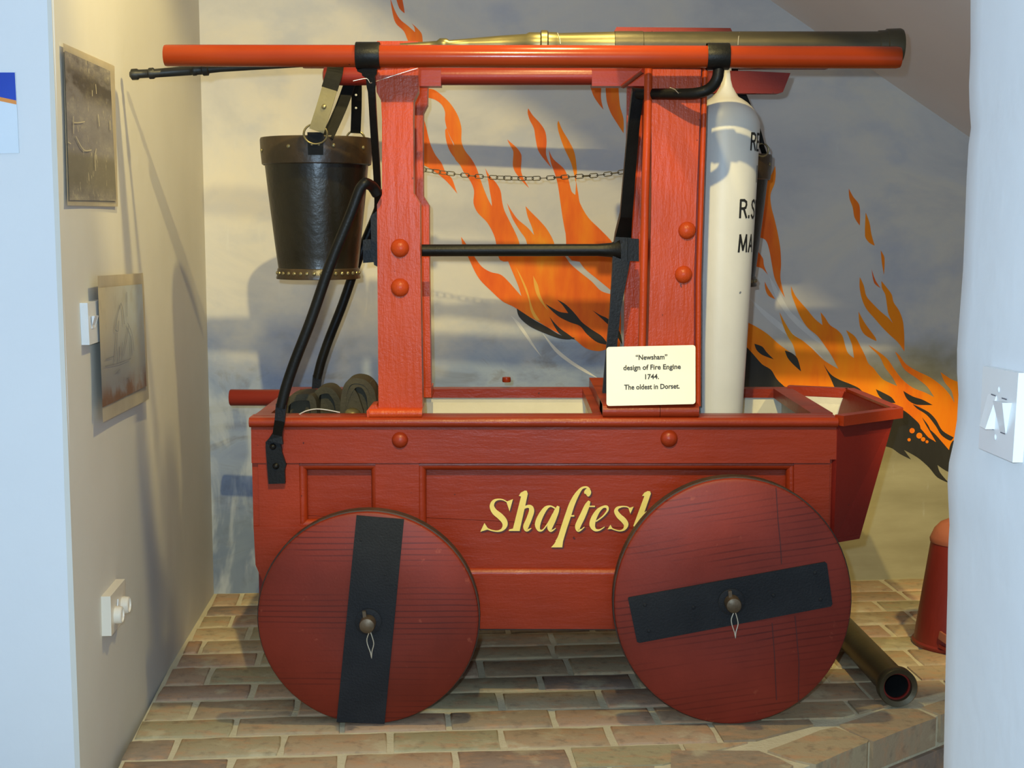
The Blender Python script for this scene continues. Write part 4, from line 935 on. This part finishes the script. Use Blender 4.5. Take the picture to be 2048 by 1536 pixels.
NZ = thing('dark_nozzle', 'slim blackened nozzle poking out below the left end of the handle pole', 'nozzle', tuple(P(450, 136, 2.93)))
YN = 2.93; rows_n = [(262, 149, 8), (264, 149, 11), (275, 148.5, 11), (278, 148, 8.5), (297, 147, 8.5), (299, 147, 11), (307, 146.5, 11), (310, 146.5, 8.5), (380, 141, 9.5), (384, 140.5, 9.5), (386, 140.5, 11), (392, 140, 11), (394, 140, 9.5), (404, 139.5, 9.5), (406, 139, 12.5), (416, 138.5, 12.5), (418, 138.5, 8), (440, 137, 7), (640, 124, 8), (820, 112, 9)]
obj('barrel', bm_tube([P(x, y, YN) for x, y, r in rows_n], [r * YN / FPX for x, y, r in rows_n], 20), NOZZLE, NZ, smooth=True)
obj('mouth', bm_lathe([(0.006, 0.0), (0.006, 0.002), (0.002, 0.002)], P(262, 149, YN), (-1, 0, 0), 12), BLACKINK, NZ)

# folded leather hose in the tub
HO = thing('folded_hose', 'folded olive canvas hose stuffed in the left end of the tub', 'hose', tuple(P(660, 840, 3.1) ))
def loop(pts, Y, wY, t, nm='hose_fold'):
    path = cr([P(x, y, Y) for x, y in pts], 5)
    return obj(nm, bm_bar(path, wY, t, (0, 1, 0)), CANVAS, HO, bev=0.004, seg=2, smooth=True)
loop([(690, 860), (692, 790), (700, 764), (715, 757), (735, 762), (748, 780), (752, 820), (750, 860)], 3.10, 0.09, 0.012)
loop([(690, 850), (696, 800), (712, 768), (730, 768), (742, 790), (744, 850)], 3.10, 0.085, 0.010)
loop([(634, 860), (636, 800), (640, 782), (656, 776), (668, 780), (680, 800), (686, 860)], 3.16, 0.09, 0.014)
loop([(574, 860), (578, 806), (590, 793), (612, 789), (628, 791), (633, 806), (634, 860)], 3.12, 0.10, 0.014)
obj('hose_fill', bm_px([(578, 850), (582, 803), (596, 795), (626, 793), (630, 850)], 3.09, 0.03), CANVAS, HO, bev=0.008)
obj('hose_fill', bm_px([(640, 850), (642, 790), (656, 780), (668, 786), (678, 850)], 3.13, 0.03), CANVAS, HO, bev=0.008)
obj('hose_fill', bm_px([(694, 850), (694, 780), (702, 768), (716, 790), (726, 820), (730, 850)], 3.06, 0.02), CANVAS, HO, bev=0.006)
obj('hose_fill', bm_px([(712, 850), (712, 772), (722, 760), (742, 764), (750, 790), (750, 850)], 3.075, 0.05), CANVAS, HO, bev=0.008)
obj('hose_coupling', bm_dome(P(705, 832, 3.02), 0.020, (0, 0, 1), 0.018, 20, 5), BRASS, HO, smooth=True)

def wire(pts, label, r=0.0008, nm='tie_wire'):
    o = obj(nm, bm_tube(cr([P(*p) for p in pts], 4), r, 6), WIRE, smooth=True); return tag(o, label, 'wire')
wire([(598, 829, 2.97), (612, 822, 2.97), (632, 818, 2.97), (655, 820, 2.97), (680, 825, 2.97)], 'thin pale wire lying on the rim in front of the folded hose', 0.0013)
wire([(706, 162, 2.842), (733, 157, 2.845), (740, 166, 2.85), (760, 160, 2.94), (800, 147, 2.945), (836, 136, 2.945)], 'thin tie wire crossing the top of the left post')
wire([(1340, 175, 2.90), (1350, 179, 2.885), (1362, 192, 2.90), (1366, 195, 2.93)], 'short tie wire looped over the bent iron arm')
wire([(1115, 66, 2.915), (1119, 76, 2.903), (1121, 88, 2.900)], 'tie wire wrapped round the brass nozzle beside its ring')
wire([(1479, 65, 2.913), (1477, 76, 2.900), (1476, 90, 2.896)], 'tie wire wrapped round the thick part of the brass nozzle')

# heavy brass pipe on the floor
pe = PZ(1797, 1377, 0.043); pd = (PZ(1702, 1283, 0.035) - pe); pd.z = 0; pd.normalize()
FP = thing('brass_standpipe', 'dark brass pipe with flared open end lying on the bricks behind the right wheel', 'pipe', (pe.x, pe.y, 0))
e0 = Vector((pe.x, pe.y, 0.0435)); 
bm = bm_lathe([(0.030, 0.02), (0.0315, 0.004), (0.0415, 0.0), (0.0432, 0.003), (0.0432, 0.024), (0.040, 0.032), (0.0345, 0.040), (0.0335, 0.50), (0.027, 0.50), (0.027, 0.06)], e0, pd, 40, cap=False)
obj('tube', bm, BRASS_DARK, FP, smooth=True)
obj('bore', bm_lathe([(0.0292, 0.015), (0.0268, 0.05), (0.0268, 0.30), (0.001, 0.30)], e0, pd, 32, cap=False), BLACKINK, FP, smooth=True)
obj('washer', bm_lathe([(0.0315, 0.0135), (0.0270, 0.0135), (0.0268, 0.018)], e0, pd, 32, cap=False), RED_DEEP, FP, smooth=True)

# red conical extinguisher on the right
eb = PZ(1908, 1288, 0)
EX = thing('extinguisher', 'worn red cone-shaped extinguisher with domed cap at the right edge', 'extinguisher', tuple(eb))
ke = eb.y / FPX; zt_e = P(1905, 1076, eb.y).z
pr = [(0.072, 0.0), (0.100, 0.0), (0.1035, 0.004), (0.1035, 0.010), (0.0985, 0.014), (0.064, zt_e), (0.05, zt_e)]
obj('cone_body', bm_lathe(pr, eb, (0, 0, 1), 48), EXT_RED, EX, smooth=True)
obj('cap', bm_lathe([(0.060, zt_e - 0.012), (0.067, zt_e - 0.010), (0.068, zt_e - 0.002), (0.0655, zt_e + 0.004), (0.058, zt_e + 0.022), (0.044, zt_e + 0.038), (0.024, zt_e + 0.048), (0.002, zt_e + 0.051)], eb, (0, 0, 1), 40), EXT_CAP, EX, smooth=True)
a = math.radians(-20); sd = Vector((math.sin(a), -math.cos(a), 0))
obj('seam', bm_bar([eb + sd * 0.0985 + Vector((0, 0, 0.016)), eb + sd * 0.0655 + Vector((0, 0, zt_e - 0.014))], 0.010, 0.004, (1, 0, 0)), EXT_RED, EX, bev=0.001)
h0 = eb + Vector((-0.062, -0.080, 0.048)); 
obj('foot_bracket', bm_bar(cr([h0, h0 + Vector((0.012, -0.022, -0.006)), h0 + Vector((0.035, -0.03, -0.014)), h0 + Vector((0.06, -0.024, -0.018)), h0 + Vector((0.075, -0.004, -0.02))], 4), 0.020, 0.006, (0, 0, 1)), EXT_CAP, EX, bev=0.002)
obj('foot_bracket', bm_bar(cr([h0 + Vector((0, 0, -0.028)), h0 + Vector((0.02, -0.024, -0.033)), h0 + Vector((0.05, -0.026, -0.034)), h0 + Vector((0.075, -0.006, -0.034))], 4), 0.008, 0.006, (0, 0, 1)), EXT_RED, EX, bev=0.002)

# ------------------------------------------------------------------ things on the walls
def photo_mat1():
    g = G('old_dark_photograph'); co = g.coord((1, 0.35, 1))
    xyz = g.n('ShaderNodeSeparateXYZ', Vector=g.coord()); y, z = xyz.outputs[1], xyz.outputs[2]
    f = g.noise(co, 26, 8, 0.75)
    col = g.ramp(f, [(0.32, lin((70, 64, 58))), (0.46, lin((120, 115, 112))), (0.56, lin((150, 142, 128))), (0.66, lin((196, 186, 156)))])
    mid = g.math('MULTIPLY', g.step(z, 1.09, 1.13), g.step(z, 1.31, 1.26))
    col = g.mix(g.math('MULTIPLY', mid, 0.72), col, lin((126, 122, 124)))
    low = g.math('MULTIPLY', g.step(z, 1.19, 1.17), g.step(z, 1.09, 1.13))
    col = g.mix(g.math('MULTIPLY', low, 0.6), col, lin((104, 97, 70)))
    s = g.step(g.noise(g.coord((1, 9, 4)), 12, 4, 0.6), 0.64, 0.68)
    col = g.mix(g.math('MULTIPLY', s, 0.6), col, lin((200, 188, 152)))
    dk = g.math('MULTIPLY', g.math('MULTIPLY', g.step(z, 1.26, 1.30), g.step(z, 1.345, 1.31)), g.step(g.noise(co, 26, 5), 0.40, 0.52))
    col = g.mix(g.math('MULTIPLY', dk, 0.85), col, lin((40, 34, 32)))
    return g.out(col, 0.5)
def photo_mat2():
    g = G('hazy_old_print'); xyz = g.n('ShaderNodeSeparateXYZ', Vector=g.coord()); y, z = xyz.outputs[1], xyz.outputs[2]
    f = g.noise(g.coord(), 12, 5, 0.6)
    hz_ = g.step(y, 2.55, 2.95)
    col = g.mix(hz_, lin((206, 190, 152)), lin((172, 178, 178)))
    col = g.mix(g.step(z, 0.90, 0.74), col, lin((134, 134, 134)))
    col = g.mix(g.math('MULTIPLY', g.step(f, 0.5, 0.72), 0.4), col, lin((150, 138, 112)))
    fl = g.math('MULTIPLY', g.step(z, 0.76, 0.72), g.step(f, 0.35, 0.55))
    col = g.mix(fl, col, lin((116, 84, 60)))
    return g.out(col, 0.45)
PAPER = simple('cream_paper', (214, 202, 178), (224, 212, 188), 20, 0.8, 0, 0.1, 90)
def sheet(name, corners, inner, label, mat, bow=0.004, off=0.004):
    t = thing(name, label, 'picture', tuple(PL(*corners[3], 0.002)))
    def grid(cs, o_, n=8):
        bm = bmesh.new(); V_ = []
        for i in range(n + 1):
            row = []
            for j in range(n + 1):
                u, v = j / n, i / n
                x = (cs[0][0] * (1 - u) + cs[1][0] * u) * (1 - v) + (cs[3][0] * (1 - u) + cs[2][0] * u) * v
                y = (cs[0][1] * (1 - u) + cs[1][1] * u) * (1 - v) + (cs[3][1] * (1 - u) + cs[2][1] * u) * v
                d = o_ + bow * (0.3 + (2 * u - 1) ** 2 + 0.8 * (2 * v - 1) ** 2)
                row.append(bm.verts.new(PL(x, y, d)))
            V_.append(row)
        for i in range(n):
            for j in range(n): bm.faces.new((V_[i][j], V_[i][j + 1], V_[i + 1][j + 1], V_[i + 1][j]))
        return bm
    bm = grid(corners, off); bmesh.ops.solidify(bm, geom=bm.faces[:], thickness=0.0015)
    obj('paper', bm, PAPER, t, smooth=False)
    obj('print', grid(inner, off + 0.0022), mat, t, norm=False)
    return t
S1 = sheet('old_photograph', [(126, 86), (229, 132), (236, 413), (135, 411)], [(129, 101), (220, 142), (233, 402), (139, 400)], 'dark scratched photograph on cream paper high on the left wall', photo_mat1(), 0.0015, 0.003)
S2 = sheet('old_print', [(195, 552), (286, 546), (298, 798), (206, 845)], [(196, 576), (284, 568), (293, 772), (205, 815)], 'hazy faded print on cream paper beside the small wall switch', photo_mat2(), 0.003, 0.012)
def scratch(sh, pts, r, mat, off): 
    pts = cr(pts, 3); bm = bmesh.new(); L = []; R = []
    for i, p in enumerate(pts):
        a, b = pts[max(i - 1, 0)], pts[min(i + 1, len(pts) - 1)]; t = Vector((b.x - a.x, b.y - a.y)); t.normalize(); n = Vector((-t.y, t.x)) * r
        L.append(bm.verts.new(PL(p.x + n.x * 0.5, p.y + n.y, off))); R.append(bm.verts.new(PL(p.x - n.x * 0.5, p.y - n.y, off)))
    for i in range(len(pts) - 1): bm.faces.new((L[i], L[i + 1], R[i + 1], R[i]))
    obj('print_line', bm, mat, sh, norm=False)
zp = T(100, 60, 4.15); z8 = T(150, 530, 4.653)
SCR = simple('pale_scratch', (186, 176, 146), (196, 186, 156), 30, 0.6); SKT = simple('faded_ink', (112, 114, 120), (128, 130, 134), 30, 0.6)
for l in ([(195, 715), (197, 860)], [(200, 768), (245, 768), (290, 760)], [(215, 880), (250, 950), (290, 1000), (345, 995)], [(385, 985), (375, 1050), (380, 1170)], [(498, 750), (500, 830)], [(400, 700), (412, 800)], [(350, 500), (352, 550)], [(380, 450), (385, 530)], [(150, 930), (175, 945)]):
    scratch(S1, [zp(*p) for p in l], 1.0, SCR, 0.0095)
for l in ([(430, 350), (405, 430), (385, 520), (372, 600), (400, 620), (408, 520)], [(430, 360), (450, 430), (458, 550)], [(392, 630), (388, 740), (370, 900)], [(482, 250), (485, 480)], [(490, 540), (530, 640), (550, 800)], [(500, 560), (480, 700), (450, 850)], [(280, 945), (400, 915), (520, 870)], [(285, 880), (360, 850)], [(410, 760), (412, 900)], [(520, 660), (530, 840)], [(380, 1000), (420, 970), (415, 1010)], [(480, 1060), (510, 1040), (515, 1090)], [(440, 720), (430, 840)]):
    scratch(S2, [z8(*p) for p in l], 0.8, SKT, 0.0195)

def plate(name, label, cat, corners, fn, th, mat):
    t = thing(name, label, cat, tuple(fn(*corners[3], 0.0)))
    q = [fn(x, y, th) for x, y in corners]; n = (fn(*corners[0], 0.0) - fn(*corners[0], 0.01)).normalized()
    back = [p + (LN * -th if fn is PL else Vector((th, 0, 0))) for p in q]
    obj('plate', bm_loops([q, back]), mat, t, bev=0.0022, seg=3)
    return t
# small switch partly covered by the print
SW = plate('light_switch', 'white light switch partly covered by the faded print on the left wall', 'switch', [(175, 606), (205, 599), (209, 680), (179, 690)], PL, 0.014, PLASTIC)
q = [PL(x, y, 0.0155) for x, y in ((183, 632), (191, 631), (190, 656), (185, 657))]
obj('rocker', bm_loops([q, [p + LN * f for p, f in zip(q, (0.006, 0.006, -0.002, -0.002))]]), PLASTIC, SW)
# double knob plate low down
SK = plate('dimmer_plate', 'ivory wall plate with two round knobs low on the left wall', 'socket', [(221, 1193), (250, 1158), (251, 1236), (223, 1272)], PL, 0.018, PLASTIC_B)
for x, y in ((231, 1230), (245, 1210)):
    c = PL(x, y, 0.018); obj('knob', bm_lathe([(0.0165, -0.002), (0.0175, 0.003), (0.0165, 0.012), (0.014, 0.014), (0.013, 0.011), (0.001, 0.011)], c, LN, 28), PLASTIC_B, SK, smooth=True)
c = PL(235, 1198, 0.019); obj('logo_tab', bm_prism([c, c + LW * 0.008 + Vector((0, 0, -0.012)), c - LW * 0.008 + Vector((0, 0, -0.012))], LN * 0.002), PLASTIC, SK)
# big double switch on the right wall (plane x = const beside the camera)
def PXW(px, py, off=0.0):
    d = ray(px, py); return CAM + d * ((0.499 - off) / d.x)
SR = plate('double_light_switch', 'white double light switch on the pale wall at the right edge', 'switch', [(1966, 732), (2037, 746), (2025, 925), (1957, 896)], PXW, 0.012, PLASTIC)
def zs_(x, y): return (x / 5.905 + 1900, y / 5.905 + 700)
for pts, hs in (([(450, 520), (545, 545), (520, 935), (450, 895)], (0.0, 0.0, 0.009, 0.009)), ([(610, 600), (725, 625), (655, 985), (590, 965)], (0.009, 0.009, 0.0, 0.0))):
    q = [PXW(*zs_(x, y), 0.0125) for x, y in pts]
    obj('rocker', bm_loops([[p + Vector((0.002, 0, 0)) for p in q], [p - Vector((h, 0, 0)) for p, h in zip(q, hs)]]), PLASTIC, SR, bev=0.0006)
for x, y in ((575, 468), (535, 1030)):
    obj('screw', bm_dome(PXW(*zs_(x, y), 0.0122), 0.0032, (-1, 0, 0), 0.0012, 12, 3), PLASTIC, SR, smooth=True)
for pts in ([(485, 515), (540, 535), (538, 550), (483, 530)], [(610, 560), (670, 578), (668, 592), (608, 574)], [(455, 905), (515, 930), (513, 945), (453, 920)], [(595, 965), (650, 985), (648, 998), (593, 978)]):
    obj('slot', bm_loops([[PXW(*zs_(x, y), 0.0124) for x, y in pts], [PXW(*zs_(x, y), 0.0126) for x, y in pts]]), SLOT, SR)
# poster on the near left wall
NWp = lambda x, y, off=0.0: hit(x, y, LB - V * off, V)
BLUEP = simple('blue_print', (20, 62, 168), (26, 70, 178), 8, 0.4); ORP = simple('orange_print', (222, 138, 62), (230, 146, 70), 8, 0.4); WHP = simple('white_print', (212, 222, 230), (218, 226, 234), 8, 0.4)
PO = thing('poster', 'white poster with blue top and orange stripe at the left edge', 'poster', tuple(NWp(38, 306, 0.002)))
def flat(nm, pts, mat, off, th=0.0):
    q = [NWp(x, y, off) for x, y in pts]
    if th: obj(nm, bm_prism(q, V * th), mat, PO)
    else:
        bm = bmesh.new(); bm.faces.new([bm.verts.new(p) for p in q]); obj(nm, bm, mat, PO, norm=False)
flat('sheet', [(-120, 143), (30, 144), (38, 306), (-115, 310)], WHP, 0.004, 0.003)
flat('blue_field', [(-120, 145), (29.5, 145), (32.5, 201), (0, 194), (-120, 170)], BLUEP, 0.0045)
flat('orange_stripe', [(-120, 170), (0, 194), (32.5, 201), (33, 209), (0, 202), (-120, 178)], ORP, 0.0046)
